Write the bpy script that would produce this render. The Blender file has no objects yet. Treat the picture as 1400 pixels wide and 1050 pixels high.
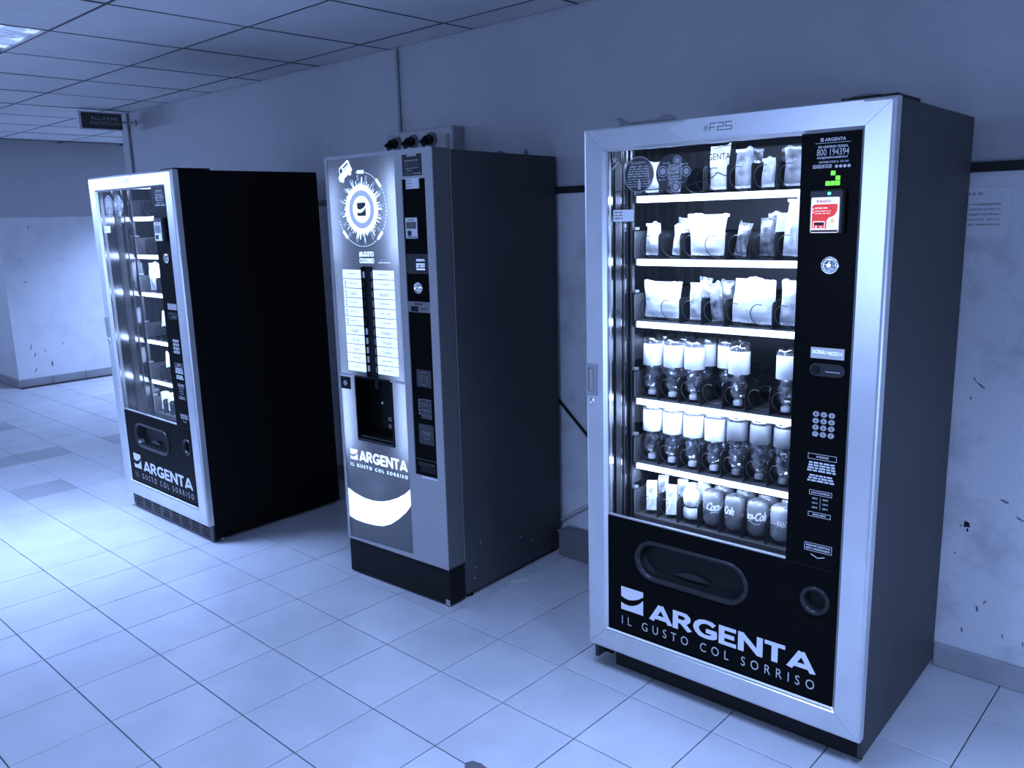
import bpy, bmesh, math, random
from mathutils import Matrix, Vector
from mathutils.geometry import tessellate_polygon
random.seed(7)
PI = math.pi
S = bpy.context.scene
COL = S.collection

# ------------------------------------------------------------------ camera
cam_d = bpy.data.cameras.new('camera')
cam = bpy.data.objects.new('camera', cam_d); COL.objects.link(cam)
RIGHT = Vector((0.73715, 0.67520, -0.02653)); FWD = Vector((-0.66723, 0.71860, -0.19602))
FWD.normalize(); RIGHT = (RIGHT - RIGHT.dot(FWD) * FWD).normalized(); UP = RIGHT.cross(FWD)
CAM = Vector((2.6396, -2.0851, 1.5696))
cam.matrix_world = Matrix(((RIGHT.x, UP.x, -FWD.x, CAM.x), (RIGHT.y, UP.y, -FWD.y, CAM.y), (RIGHT.z, UP.z, -FWD.z, CAM.z), (0, 0, 0, 1)))
FPX = 1138.25
cam_d.sensor_width = 36; cam_d.lens = FPX / 1400 * 36; cam_d.clip_start = 0.05
S.camera = cam
# ------------------------------------------------------------------ light and exposure
BLUE = (0.315, 0.475, 1.0)
LED = (0.40, 0.56, 1.0)
w = bpy.data.worlds.new('world'); S.world = w; w.use_nodes = True
w.node_tree.nodes['Background'].inputs[0].default_value = (*BLUE, 1)
w.node_tree.nodes['Background'].inputs[1].default_value = 0.72
S.view_settings.view_transform = 'Standard'; S.view_settings.look = 'None'
S.view_settings.exposure = 0; S.view_settings.gamma = 1; S.view_settings.use_curve_mapping = False
def area(name, loc, sx, sy, power, direction, color=BLUE, spread=180):
    d = bpy.data.lights.new(name, 'AREA'); d.shape = 'RECTANGLE'; d.size = sx; d.size_y = sy
    d.energy = power; d.color = color; d.spread = math.radians(spread)
    o = bpy.data.objects.new(name, d); COL.objects.link(o); o.location = loc
    o.rotation_euler = Vector(direction).to_track_quat('-Z', 'Y').to_euler()
    return o
LAMPS = [(-5.5138, 2.2080, 100), (-4.2803, -0.8757, 14), (-1.8135, -0.8757, 60), (1.2701, -0.8757, 23), (3.1201, -0.8757, 46)]
for lx, ly, p in LAMPS:                                              # the light of each recessed ceiling lamp, louvred
    area('ceiling_lamp_light', (lx, ly, 2.418), 0.56, 0.56, p, (0, 0, -1), BLUE, 94 if -2 < lx < 2 else 116)
area('entrance_daylight', (0.50, -4.6, 1.45), 0.8, 1.5, 38, (0, 1, -0.1), BLUE, 150)      # glazed door behind the photographer
area('far_frame_light', (-9.1, -3.4, 2.24), 2.2, 0.36, 58, (1, 0.25, -0.05), BLUE, 140)    # unseen high light, added to whiten the far machine's frame
area('side_fill', (5.1, -1.3, 0.62), 1.3, 1.0, 16, (-1, 0.40, 0.0), BLUE, 110)             # unseen low light, added to brighten the lower wall on the right

# ------------------------------------------------------------------ materials
MATS = {}
def mat(name, base=(.5, .5, .5), rough=.5, metal=0., emit=0., ecol=None, bump=None, spec=.5, trans=0., ior=1.45, noise=None, coat=0):
    if name in MATS: return MATS[name]
    m = bpy.data.materials.new(name); m.use_nodes = True; MATS[name] = m
    nt = m.node_tree; b = nt.nodes['Principled BSDF']
    if not isinstance(base, tuple): base = (base, base, base)
    b.inputs['Base Color'].default_value = (*base, 1); b.inputs['Roughness'].default_value = rough
    b.inputs['Metallic'].default_value = metal; b.inputs['Specular IOR Level'].default_value = spec
    b.inputs['Transmission Weight'].default_value = trans; b.inputs['IOR'].default_value = ior
    b.inputs['Coat Weight'].default_value = coat
    if emit:
        b.inputs['Emission Color'].default_value = (*(ecol or base), 1); b.inputs['Emission Strength'].default_value = emit
    tc = None
    if noise or bump:
        tc = nt.nodes.new('ShaderNodeTexCoord')
    if noise:                                                        # (scale, amount, stretch)
        mp = nt.nodes.new('ShaderNodeMapping'); mp.inputs['Scale'].default_value = noise[2] if len(noise) > 2 else (1, 1, 1)
        n = nt.nodes.new('ShaderNodeTexNoise'); n.inputs['Scale'].default_value = noise[0]; n.inputs['Detail'].default_value = 6
        r = nt.nodes.new('ShaderNodeMapRange'); r.inputs['From Min'].default_value = .3; r.inputs['From Max'].default_value = .7
        r.inputs['To Min'].default_value = 1 - noise[1]; r.inputs['To Max'].default_value = 1 + noise[1]
        mx = nt.nodes.new('ShaderNodeVectorMath'); mx.operation = 'SCALE'; mx.inputs[0].default_value = base
        L = nt.links; L.new(tc.outputs['Object'], mp.inputs[0]); L.new(mp.outputs[0], n.inputs['Vector']); L.new(n.outputs['Fac'], r.inputs['Value'])
        L.new(r.outputs[0], mx.inputs['Scale']); L.new(mx.outputs[0], b.inputs['Base Color'])
    if bump:                                                         # (scale, strength)
        n = nt.nodes.new('ShaderNodeTexNoise'); n.inputs['Scale'].default_value = bump[0]; n.inputs['Detail'].default_value = 5
        bp = nt.nodes.new('ShaderNodeBump'); bp.inputs['Strength'].default_value = bump[1]; bp.inputs['Distance'].default_value = .01
        nt.links.new(tc.outputs['Object'], n.inputs['Vector']); nt.links.new(n.outputs['Fac'], bp.inputs['Height'])
        nt.links.new(bp.outputs[0], b.inputs['Normal'])
    return m
def glass_mat(name, tint=(1, 1, 1), rough=0.0, haze=0.0, hazecol=(.6, .6, .6)):
    m = bpy.data.materials.new(name); m.use_nodes = True; MATS[name] = m; nt = m.node_tree
    for n in list(nt.nodes): nt.nodes.remove(n)
    out = nt.nodes.new('ShaderNodeOutputMaterial'); t = nt.nodes.new('ShaderNodeBsdfTransparent'); g = nt.nodes.new('ShaderNodeBsdfGlossy')
    t.inputs[0].default_value = (*tint, 1); g.inputs['Roughness'].default_value = rough
    ge = nt.nodes.new('ShaderNodeNewGeometry'); dp = nt.nodes.new('ShaderNodeVectorMath'); dp.operation = 'DOT_PRODUCT'
    nt.links.new(ge.outputs['Normal'], dp.inputs[0]); nt.links.new(ge.outputs['Incoming'], dp.inputs[1])
    def mth(op, a, b=None):                                          # Schlick reflectance, the same from both sides of the pane
        q = nt.nodes.new('ShaderNodeMath'); q.operation = op
        for i, x in enumerate((a, b)):
            if x is None: continue
            if isinstance(x, (int, float)): q.inputs[i].default_value = x
            else: nt.links.new(x, q.inputs[i])
        return q.outputs[0]
    f = mth('ADD', mth('MULTIPLY', mth('POWER', mth('SUBTRACT', 1.0, mth('ABSOLUTE', dp.outputs['Value'])), 5.0), .97), .012)
    mx = nt.nodes.new('ShaderNodeMixShader'); nt.links.new(f, mx.inputs[0]); nt.links.new(t.outputs[0], mx.inputs[1]); nt.links.new(g.outputs[0], mx.inputs[2])
    last = mx
    if haze:
        d = nt.nodes.new('ShaderNodeBsdfDiffuse'); d.inputs[0].default_value = (*hazecol, 1)
        m2 = nt.nodes.new('ShaderNodeMixShader'); m2.inputs[0].default_value = haze
        nt.links.new(mx.outputs[0], m2.inputs[1]); nt.links.new(d.outputs[0], m2.inputs[2]); last = m2
    nt.links.new(last.outputs[0], out.inputs[0]); return m
def translucent_panel(name):
    m = bpy.data.materials.new(name); m.use_nodes = True; MATS[name] = m; nt = m.node_tree
    b = nt.nodes['Principled BSDF']; out = nt.nodes['Material Output']
    b.inputs['Base Color'].default_value = (.20, .20, .20, 1); b.inputs['Metallic'].default_value = .4; b.inputs['Roughness'].default_value = .38
    t = nt.nodes.new('ShaderNodeBsdfTranslucent'); t.inputs[0].default_value = (.55, .55, .55, 1)
    tc = nt.nodes.new('ShaderNodeTexCoord'); mp = nt.nodes.new('ShaderNodeMapping'); mp.inputs['Scale'].default_value = (160, 1, 2)
    n = nt.nodes.new('ShaderNodeTexNoise'); n.inputs['Scale'].default_value = 1; n.inputs['Detail'].default_value = 3
    r = nt.nodes.new('ShaderNodeMapRange'); r.inputs['To Min'].default_value = .3; r.inputs['To Max'].default_value = .46
    L = nt.links; L.new(tc.outputs['Object'], mp.inputs[0]); L.new(mp.outputs[0], n.inputs['Vector']); L.new(n.outputs['Fac'], r.inputs['Value']); L.new(r.outputs[0], b.inputs['Roughness'])
    mx = nt.nodes.new('ShaderNodeMixShader'); mx.inputs[0].default_value = .35
    L.new(b.outputs[0], mx.inputs[1]); L.new(t.outputs[0], mx.inputs[2]); L.new(mx.outputs[0], out.inputs[0]); return m
def wall_mat(name, up, low, split, dirt, rough=.55):
    m = bpy.data.materials.new(name); m.use_nodes = True; MATS[name] = m; nt = m.node_tree; L = nt.links
    b = nt.nodes['Principled BSDF']; b.inputs['Roughness'].default_value = rough
    g = nt.nodes.new('ShaderNodeNewGeometry'); sp = nt.nodes.new('ShaderNodeSeparateXYZ'); L.new(g.outputs['Position'], sp.inputs[0])
    gt = nt.nodes.new('ShaderNodeMath'); gt.operation = 'GREATER_THAN'; gt.inputs[1].default_value = split; L.new(sp.outputs['Z'], gt.inputs[0])
    mx = nt.nodes.new('ShaderNodeMix'); mx.data_type = 'RGBA'; mx.inputs['A'].default_value = (low, low, low, 1); mx.inputs['B'].default_value = (up, up, up, 1)
    L.new(gt.outputs[0], mx.inputs['Factor'])
    n = nt.nodes.new('ShaderNodeTexNoise'); n.inputs['Scale'].default_value = 4.6; n.inputs['Detail'].default_value = 10; n.inputs['Roughness'].default_value = .68
    L.new(g.outputs['Position'], n.inputs['Vector'])
    r = nt.nodes.new('ShaderNodeMapRange'); r.inputs['From Min'].default_value = .34; r.inputs['From Max'].default_value = .52; r.inputs['To Min'].default_value = 1 - dirt; r.inputs['To Max'].default_value = 1
    L.new(n.outputs['Fac'], r.inputs['Value'])
    hi = nt.nodes.new('ShaderNodeMath'); hi.operation = 'MAXIMUM'                # grime only on the lower, reachable wall
    h2 = nt.nodes.new('ShaderNodeMath'); h2.operation = 'MULTIPLY'; h2.inputs[1].default_value = .97
    L.new(gt.outputs[0], h2.inputs[0]); L.new(h2.outputs[0], hi.inputs[0]); L.new(r.outputs[0], hi.inputs[1])
    sc = nt.nodes.new('ShaderNodeVectorMath'); sc.operation = 'SCALE'; L.new(mx.outputs['Result'], sc.inputs[0]); L.new(hi.outputs[0], sc.inputs['Scale'])
    L.new(sc.outputs[0], b.inputs['Base Color'])
    n2 = nt.nodes.new('ShaderNodeTexNoise'); n2.inputs['Scale'].default_value = 60; n2.inputs['Detail'].default_value = 6; L.new(g.outputs['Position'], n2.inputs['Vector'])
    bp = nt.nodes.new('ShaderNodeBump'); bp.inputs['Strength'].default_value = .18; bp.inputs['Distance'].default_value = .01
    L.new(n2.outputs['Fac'], bp.inputs['Height']); L.new(bp.outputs[0], b.inputs['Normal']); return m
def tile_mat(name, base, rough, var, bumpscale=0, noise=.1):
    m = bpy.data.materials.new(name); m.use_nodes = True; MATS[name] = m; nt = m.node_tree; L = nt.links
    b = nt.nodes['Principled BSDF']; b.inputs['Roughness'].default_value = rough
    oi = nt.nodes.new('ShaderNodeObjectInfo'); g = nt.nodes.new('ShaderNodeNewGeometry')
    r = nt.nodes.new('ShaderNodeMapRange'); r.inputs['To Min'].default_value = 1 - var; r.inputs['To Max'].default_value = 1 + var; L.new(oi.outputs['Random'], r.inputs['Value'])
    n = nt.nodes.new('ShaderNodeTexNoise'); n.inputs['Scale'].default_value = 4.5; n.inputs['Detail'].default_value = 8; L.new(g.outputs['Position'], n.inputs['Vector'])
    r2 = nt.nodes.new('ShaderNodeMapRange'); r2.inputs['From Min'].default_value = .3; r2.inputs['From Max'].default_value = .7
    r2.inputs['To Min'].default_value = 1 - noise; r2.inputs['To Max'].default_value = 1 + noise * .6; L.new(n.outputs['Fac'], r2.inputs['Value'])
    mu = nt.nodes.new('ShaderNodeMath'); mu.operation = 'MULTIPLY'; L.new(r.outputs[0], mu.inputs[0]); L.new(r2.outputs[0], mu.inputs[1])
    sc = nt.nodes.new('ShaderNodeVectorMath'); sc.operation = 'SCALE'; sc.inputs[0].default_value = (base, base, base); L.new(mu.outputs[0], sc.inputs['Scale'])
    L.new(sc.outputs[0], b.inputs['Base Color'])
    if bumpscale:
        n3 = nt.nodes.new('ShaderNodeTexNoise'); n3.inputs['Scale'].default_value = bumpscale; n3.inputs['Detail'].default_value = 4; L.new(g.outputs['Position'], n3.inputs['Vector'])
        bp = nt.nodes.new('ShaderNodeBump'); bp.inputs['Strength'].default_value = .1; bp.inputs['Distance'].default_value = .01; L.new(n3.outputs['Fac'], bp.inputs['Height']); L.new(bp.outputs[0], b.inputs['Normal'])
    return m
SILVER = mat('silver_paint', .60, .29, .60, noise=(9, .05, (1, 1, 1)))
SILVER_B = mat('coffee_silver', .36, .45, .3)
BLACKP = mat('black_gloss_panel', .004, .30, spec=.3, ior=1.12)
BLACK = mat('black_plastic', .006, .45, spec=.2)
LIPM = mat('dark_grey_plastic', .014, .33, spec=.35)
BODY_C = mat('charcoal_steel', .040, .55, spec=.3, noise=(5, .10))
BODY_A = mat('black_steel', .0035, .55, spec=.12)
BODY_B = mat('grey_steel', .055, .5, spec=.3, noise=(4, .08))
BODY_B2 = mat('grey_steel_door', .10, .5, spec=.3)
LINER = mat('dark_liner_steel', .46, .15, 1.0, noise=(1, .55, (40, 40, .5)), bump=(3, .04))
LINER2 = mat('dark_liner', .012, .4)
WHITE = mat('white_print', .80, .6)
WHITE2 = mat('pale_print', .62, .6)
GREYP = mat('grey_print', .22, .6)
DKPRINT = mat('dark_print', .02, .6)
CHROME = mat('chrome', .75, .15, 1.0)
STEEL = mat('brushed_steel', .45, .35, .8)
RAIL = mat('lit_price_rail', .85, .5, emit=9.0, ecol=LED)
TRAY = mat('tray_steel', .10, .35, .5)
DIVIDER = mat('black_divider', .012, .4)
COIL = mat('coil_wire', .10, .3, .8)
BACKLIT = mat('backlit_label', .8, .5, emit=1.6, ecol=LED)
BACKLIT2 = mat('backlit_graphic', .8, .5, emit=2.2, ecol=LED)
BACKLIT3 = mat('dim_backlit_graphic', .5, .5, emit=.45, ecol=LED)
GLASS = glass_mat('door_glass', (.96, .96, .96))
PANEL_B = translucent_panel('translucent_front')

# ------------------------------------------------------------------ mesh builder
class MB:
    def __init__(s): s.v = []; s.f = []; s.sm = []
    def add(s, vs, fs, smooth=False):
        o = len(s.v); s.v += [tuple(x) for x in vs]; s.f += [tuple(i + o for i in f) for f in fs]; s.sm += [smooth] * len(fs); return s
    def box(s, x0, x1, y0, y1, z0, z1, b=0.):
        if b <= 0:
            vs = [(x, y, z) for x in (x0, x1) for y in (y0, y1) for z in (z0, z1)]
            return s.add(vs, [(0, 1, 3, 2), (4, 6, 7, 5), (0, 4, 5, 1), (2, 3, 7, 6), (0, 2, 6, 4), (1, 5, 7, 3)])
        bm = bmesh.new(); bmesh.ops.create_cube(bm, size=1)
        for v in bm.verts: v.co = Vector(((x0 + x1) / 2 + v.co.x * (x1 - x0), (y0 + y1) / 2 + v.co.y * (y1 - y0), (z0 + z1) / 2 + v.co.z * (z1 - z0)))
        bmesh.ops.bevel(bm, geom=bm.edges[:], offset=b, segments=2, affect='EDGES', profile=.5)
        return s.bm(bm)
    def bm(s, bm, smooth=False):
        bm.verts.index_update()
        s.add([v.co[:] for v in bm.verts], [tuple(v.index for v in f.verts) for f in bm.faces], smooth); bm.free(); return s
    def rings(s, rings, close=True, cap0=False, cap1=False, smooth=True):
        n = len(rings[0]); vs = [p for r in rings for p in r]; fs = []
        for i in range(len(rings) - 1):
            for k in range(n if close else n - 1):
                k2 = (k + 1) % n; fs.append((i * n + k, i * n + k2, (i + 1) * n + k2, (i + 1) * n + k))
        s.add(vs, fs, smooth)
        if cap0: s.add(rings[0], [tuple(range(n))[::-1]])
        if cap1: s.add(rings[-1], [tuple(range(n))])
        return s
    def lathe(s, prof, n=20, c=(0, 0, 0), axis='z', cap0=True, cap1=True, mod=None):
        R = []
        for j, (r, z) in enumerate(prof):
            ring = []
            for k in range(n):
                a = 2 * PI * k / n; rr, zz = (r, z) if not mod else mod(j, a, r, z)
                x, y = rr * math.cos(a), rr * math.sin(a)
                ring.append((c[0] + x, c[1] + y, c[2] + zz) if axis == 'z' else (c[0] + x, c[1] + zz, c[2] - y) if axis == 'y' else (c[0] + zz, c[1] + x, c[2] + y))
            R.append(ring)
        return s.rings(R, True, cap0, cap1)
    def tube(s, pts, r, n=6, caps=True):
        pts = [Vector(p) for p in pts]; R = []; up = Vector((.3, .2, 1)).normalized(); prev = None
        for i, p in enumerate(pts):
            t = (pts[min(i + 1, len(pts) - 1)] - pts[max(i - 1, 0)]).normalized()
            a = (prev if prev is not None else up); a = (a - a.dot(t) * t)
            if a.length < 1e-4: a = Vector((1, 0, 0)) - t.x * t
            a.normalize(); prev = a; b = t.cross(a)
            R.append([p + r * (math.cos(2 * PI * k / n) * a + math.sin(2 * PI * k / n) * b) for k in range(n)])
        return s.rings(R, True, caps, caps)
    def poly(s, pts, y):                                             # flat outline in the x-z plane, facing -y
        tri = tessellate_polygon([[Vector((p[0], p[1], 0)) for p in pts]])
        vs = [(p[0], y, p[1]) for p in pts]; fs = []
        for t in tri:
            a, b, c = [pts[i] for i in t]
            ar = (b[0] - a[0]) * (c[1] - a[1]) - (b[1] - a[1]) * (c[0] - a[0])
            fs.append(tuple(t) if ar > 0 else tuple(t)[::-1])
        return s.add(vs, fs)
    def prism(s, pts, y0, y1):                                       # outline in x-z with depth y0..y1
        n = len(pts); s.poly(pts, y0)
        s.add([(p[0], y0, p[1]) for p in pts] + [(p[0], y1, p[1]) for p in pts], [(k, n + k, n + (k + 1) % n, (k + 1) % n) for k in range(n)])
        return s.poly(pts, y1)
    def holed(s, outer, holes, y):                                   # x-z plate with holes
        bm = bmesh.new(); es = []
        for loop in [outer] + holes:
            vs = [bm.verts.new((p[0], y, p[1])) for p in loop]
            es += [bm.edges.new((vs[k], vs[(k + 1) % len(vs)])) for k in range(len(vs))]
        bmesh.ops.triangle_fill(bm, use_beauty=True, use_dissolve=False, edges=es, normal=(0, -1, 0))
        bmesh.ops.recalc_face_normals(bm, faces=bm.faces[:])
        if bm.faces and bm.faces[:][0].normal.y > 0: bmesh.ops.reverse_faces(bm, faces=bm.faces[:])
        return s.bm(bm)
    def mesh(s, name, m):
        me = bpy.data.meshes.new(name); me.from_pydata(s.v, [], s.f); me.polygons.foreach_set('use_smooth', s.sm)
        if m: me.materials.append(m)
        me.update(); return me
    def build(s, name, m, parent=None):
        return link(name, s.mesh(name, m), parent)
def link(name, me, parent=None):
    o = bpy.data.objects.new(name, me); COL.objects.link(o)
    if parent: o.parent = parent
    return o
def tag(o, label=None, cat=None, group=None, kind=None):
    if label: o['label'] = label
    if cat: o['category'] = cat
    if group: o['group'] = group
    if kind: o['kind'] = kind
    return o
def root(name, M, label, cat, group=None):
    o = bpy.data.objects.new(name, None); COL.objects.link(o); o.matrix_world = M; o.empty_display_size = .1
    return tag(o, label, cat, group)
def copy_tree(o, parent=None):
    c = o.copy(); COL.objects.link(c)
    if parent: c.parent = parent
    for ch in list(o.children): copy_tree(ch, c)
    return c
def stad(cx, cz, hw, hh, n=10):                                     # stadium outline
    P = []
    for k in range(n + 1): a = -PI / 2 + PI * k / n; P.append((cx + hw - hh + hh * math.cos(a), cz + hh * math.sin(a)))
    for k in range(n + 1): a = PI / 2 + PI * k / n; P.append((cx - hw + hh + hh * math.cos(a), cz + hh * math.sin(a)))
    return P
def circ(cx, cz, r, n=24): return [(cx + r * math.cos(2 * PI * k / n), cz + r * math.sin(2 * PI * k / n)) for k in range(n)]
def rrect(x0, x1, z0, z1, r, n=4):
    P = []
    for (cx, cz, a0) in ((x1 - r, z0 + r, -PI / 2), (x1 - r, z1 - r, 0), (x0 + r, z1 - r, PI / 2), (x0 + r, z0 + r, PI)):
        for k in range(n + 1): a = a0 + PI / 2 * k / n; P.append((cx + r * math.cos(a), cz + r * math.sin(a)))
    return P
def at_y(P, y): return [(p[0], y, p[1]) for p in P]
# ------------------------------------------------------------------ lettering (flat print on real surfaces)
TCACHE = {}
def text_geo(body, bold, space):
    key = (body, bold, space)
    if key in TCACHE: return TCACHE[key]
    c = bpy.data.curves.new('t', 'FONT'); c.body = body; c.resolution_u = 3; c.offset = bold; c.space_character = space
    o = bpy.data.objects.new('t', c); COL.objects.link(o); bpy.context.view_layer.update()
    e = o.evaluated_get(bpy.context.evaluated_depsgraph_get()); me = e.to_mesh()
    vs = [v.co.copy() for v in me.vertices]; fs = [tuple(p.vertices) for p in me.polygons]
    e.to_mesh_clear(); bpy.data.objects.remove(o); bpy.data.curves.remove(c)
    x0 = min(v.x for v in vs); x1 = max(v.x for v in vs); z0 = min(v.y for v in vs); z1 = max(v.y for v in vs)
    TCACHE[key] = ([((v.x - x0) / (x1 - x0), (v.y - z0) / (z1 - z0)) for v in vs], fs); return TCACHE[key]
def text(mb, body, x0, x1, z0, z1, y, bold=0.0, space=1.0, fn=None):
    vs, fs = text_geo(body, bold, space)
    P = [(x0 + a * (x1 - x0), y, z0 + b * (z1 - z0)) for a, b in vs]
    if fn: P = [fn(*p) for p in P]
    mb.add(P, fs); return mb
def words(body, x0, x1, z0, z1, y, bold, space, m, parent):
    vs, fs = text_geo(body, bold, space); par = list(range(len(vs)))
    def find(a):
        while par[a] != a: par[a] = par[par[a]]; a = par[a]
        return a
    for f in fs:
        for k in f[1:]: par[find(k)] = find(f[0])
    isl = {}
    for f in fs: isl.setdefault(find(f[0]), []).append(f)
    order = sorted(isl.values(), key=lambda F: min(vs[k][0] for f in F for k in f)); i = 0
    for wd in body.split():
        n = len(wd); g = MB(); F = [f for q in order[i:i + n] for f in q]; i += n; used = sorted({k for f in F for k in f}); mp = {k: q for q, k in enumerate(used)}
        g.add([(x0 + vs[k][0] * (x1 - x0), y, z0 + vs[k][1] * (z1 - z0)) for k in used], [tuple(mp[k] for k in f) for f in F]); g.build('slogan_word', m, parent)
def dashes(mb, x0, x1, z, h, y, seed=0, words=4):                    # a line of print too small to read
    rnd = random.Random(seed); ws = [rnd.uniform(.5, 1.4) for _ in range(words)]; t = sum(ws) + .22 * (words - 1); x = x0
    for q in ws:
        e = x + q / t * (x1 - x0); mb.poly([(x, z), (e, z), (e, z + h), (x, z + h)], y); x = e + .22 / t * (x1 - x0)
def stroke(mb, pts, t, y, closed=False):
    n = len(pts); L = []; R = []
    for i in range(n):
        p = Vector(pts[i]); a = Vector(pts[i - 1]) if (i or closed) else None; b = Vector(pts[(i + 1) % n]) if (i < n - 1 or closed) else None
        d1 = (p - a).normalized() if a is not None else (b - p).normalized(); d2 = (b - p).normalized() if b is not None else d1
        n1 = Vector((-d1.y, d1.x)); n2 = Vector((-d2.y, d2.x)); m = (n1 + n2).normalized(); k = t / 2 / max(.35, m.dot(n1))
        L.append(p + m * k); R.append(p - m * k)
    vs = [(q.x, y, q.y) for q in L] + [(q.x, y, q.y) for q in R]
    mb.add(vs, [(n + k, n + (k + 1) % n, (k + 1) % n, k) for k in range(n if closed else n - 1)])
GL = {  # heavy capitals: width and strokes in a unit-high box
 'A': (.98, [[(.07, 0), (.49, .96)], [(.91, 0), (.49, .96)], [(.25, .27), (.73, .27)]]),
 'R': (.80, [[(.09, 0), (.09, 1)], [(.09, .91), (.40, .91), (.53, .87), (.62, .77), (.62, .63), (.53, .52), (.40, .47), (.09, .47)], [(.36, .47), (.72, .03)]]),
 'G': (1.0, [[(.86, .78), (.74, .87), (.60, .915), (.46, .91), (.30, .84), (.17, .71), (.11, .56), (.11, .42), (.18, .27), (.30, .15), (.46, .09), (.60, .09), (.76, .14), (.86, .21), (.86, .50)], [(.52, .43), (.95, .43)]]),
 'E': (.70, [[(.09, 0), (.09, 1)], [(.09, .91), (.66, .91)], [(.09, .5), (.60, .5)], [(.09, .09), (.68, .09)]]),
 'N': (.90, [[(.09, 0), (.09, 1)], [(.81, 0), (.81, 1)], [(.09, .93), (.81, .07)]]),
 'T': (.80, [[(.02, .91), (.78, .91)], [(.40, 0), (.40, .91)]])}
def heavy(mb, word, x0, x1, z0, z1, y, t=.232):
    gap = .07; W = sum(GL[c][0] for c in word) + gap * (len(word) - 1); sx = (x1 - x0) / W; sz = z1 - z0; x = 0
    for i, c in enumerate(word):
        for q, st in enumerate(GL[c][1]):
            g = MB(); stroke(g, st, t, 0)
            mb.add([(x0 + (x + v[0]) * sx, y - q * 6e-5, z0 + min(1, max(0, v[2])) * sz) for v in g.v], g.f)
        x += GL[c][0] + gap
def logo_mark(mb, x0, x1, z0, z1, y):
    f = lambda a, b: (x0 + a * (x1 - x0), z1 - b * (z1 - z0))
    up = [(0, .43), (.15, .49), (.37, .52), (.6, .46), (.8, .36), (1, .20)]; lo = [(0, .70), (.15, .75), (.37, .765), (.6, .70), (.8, .57), (1, .36)]
    mb.poly([f(*p) for p in up] + [f(1, 0), f(0, 0)], y)
    mb.poly([f(0, 1), f(1, 1)] + [f(*p) for p in lo[::-1]], y)

# ================================================================== the room
ZC, WY, XF = 2.435, 0.855, -6.715
WALL = wall_mat('painted_wall', .37, .64, 1.69, .27)
WALLF = wall_mat('painted_far_wall', .45, .70, 1.70, .10, .45)
FTILE = tile_mat('floor_tile', .46, .34, .045, 0, .10)
FTILE_D = tile_mat('dark_floor_tile', .33, .4, .05, 0, .12)
CTILE = tile_mat('ceiling_tile', .62, .9, .03, 40, .05)
BASEM = tile_mat('skirting_tile', .30, .5, .06, 0, .12)
GROUT = mat('grout', .055, .9)
floor = MB().box(-9.2, 5.2, -4.6, 2.6, -.08, -.005).build('floor', GROUT); tag(floor, kind='structure')
T = .30
def tile_mesh(nm, m, x1=T, y1=T, g=.0018, h=.007, b=.0015):
    q = MB(); R = [[(g, g), (x1 - g, g), (x1 - g, y1 - g), (g, y1 - g)], [(g + b, g + b), (x1 - g - b, g + b), (x1 - g - b, y1 - g - b), (g + b, y1 - g - b)]]
    q.rings([[(x, y, -h) for x, y in R[0]], [(x, y, -b) for x, y in R[0]], [(x, y, 0) for x, y in R[1]]], True, False, True, False); return q
tm = tile_mesh('floor_tile', FTILE).mesh('floor_tile', FTILE); tmd = tile_mesh('floor_tile', FTILE_D).mesh('floor_tile_dark', FTILE_D)
cand = []
for i in range(-30, 17):
    for j in range(-8, 15):
        x, y = i * T, -j * T
        y_hi = y
        if y - T > (2.4 if x < -4.2 else .83): continue
        if x < XF and y > .62: continue
        c = Vector((x + T / 2, y - T / 2, 0)); d = c - CAM; z = d.dot(FWD)
        if z < .3: continue
        u = d.dot(RIGHT) / z * FPX; v = -d.dot(UP) / z * FPX
        if abs(u) > 860 or abs(v) > 690: 
            vis = False
        else: vis = True
        cand.append((not vis, z, i, j))
cand.sort()
rest = MB(); DARK = {(-13, 0), (-13, 1), (-10, 1), (-13, -2), (-17, 0)}
for n, (nv, z, i, j) in enumerate(cand):
    if n < 296 and not nv:
        o = link('floor_tile', tmd if (i, j) in DARK else tm, floor); o.location = (i * T, -(j + 1) * T, 0)
        o.rotation_euler = (random.uniform(-.0012, .0012), random.uniform(-.0012, .0012), 0)
    else:
        g = tile_mesh('t', None); rest.add([(a + i * T, b - (j + 1) * T, c) for a, b, c in g.v], g.f)
tag(rest.build('floor_tiles', FTILE, floor), kind='stuff')
ceil = MB().box(-9.2, 5.2, -4.6, 2.6, ZC + .022, ZC + .1).build('ceiling', mat('ceiling_void', .012, .9)); tag(ceil, kind='structure')
G = .61672; cx0, cy0 = -.27153, .66603
xs = [cx0 + G * k for k in range(-14, 10)]; ys = [2.5163 - G * k for k in range(0, 11)]
lampcells = {(round(lx, 1), round(ly, 1)) for lx, ly, _ in LAMPS}
for i in range(len(xs) - 1):
    for j in range(len(ys) - 1):
        a, b, c, d = xs[i], xs[i + 1], ys[j + 1], ys[j]
        if (round((a + b) / 2, 1), round((c + d) / 2, 1)) in lampcells: continue
        if b > -4.19 and c >= WY: continue
        if b > -4.19 and d > WY: d = WY - .004
        if a < XF - .01 and c >= .62: continue
        if a < XF and d > .62 and c > .5: a = XF
        if b - a < .03 or d - c < .03: continue
        o = MB().box(-(b - a) / 2 + .006, (b - a) / 2 - .006, -(d - c) / 2 + .006, (d - c) / 2 - .006, 0, .02, .002).build('ceiling_tile', CTILE, ceil)
        o.location = ((a + b) / 2, (c + d) / 2, ZC + random.uniform(0, .002)); o.rotation_euler = (random.uniform(-.002, .002), random.uniform(-.002, .002), 0)
BARM = mat('ceiling_bar', .09, .7)
for k, x in enumerate(xs):
    if x < XF: y1 = .60
    else: y1 = 2.5 if x < -4.2 else WY - .006
    MB().box(x - .0036, x + .0036, -3.65, y1, ZC - .0012, ZC + .012).build('grid_bar', BARM, ceil)
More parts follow.
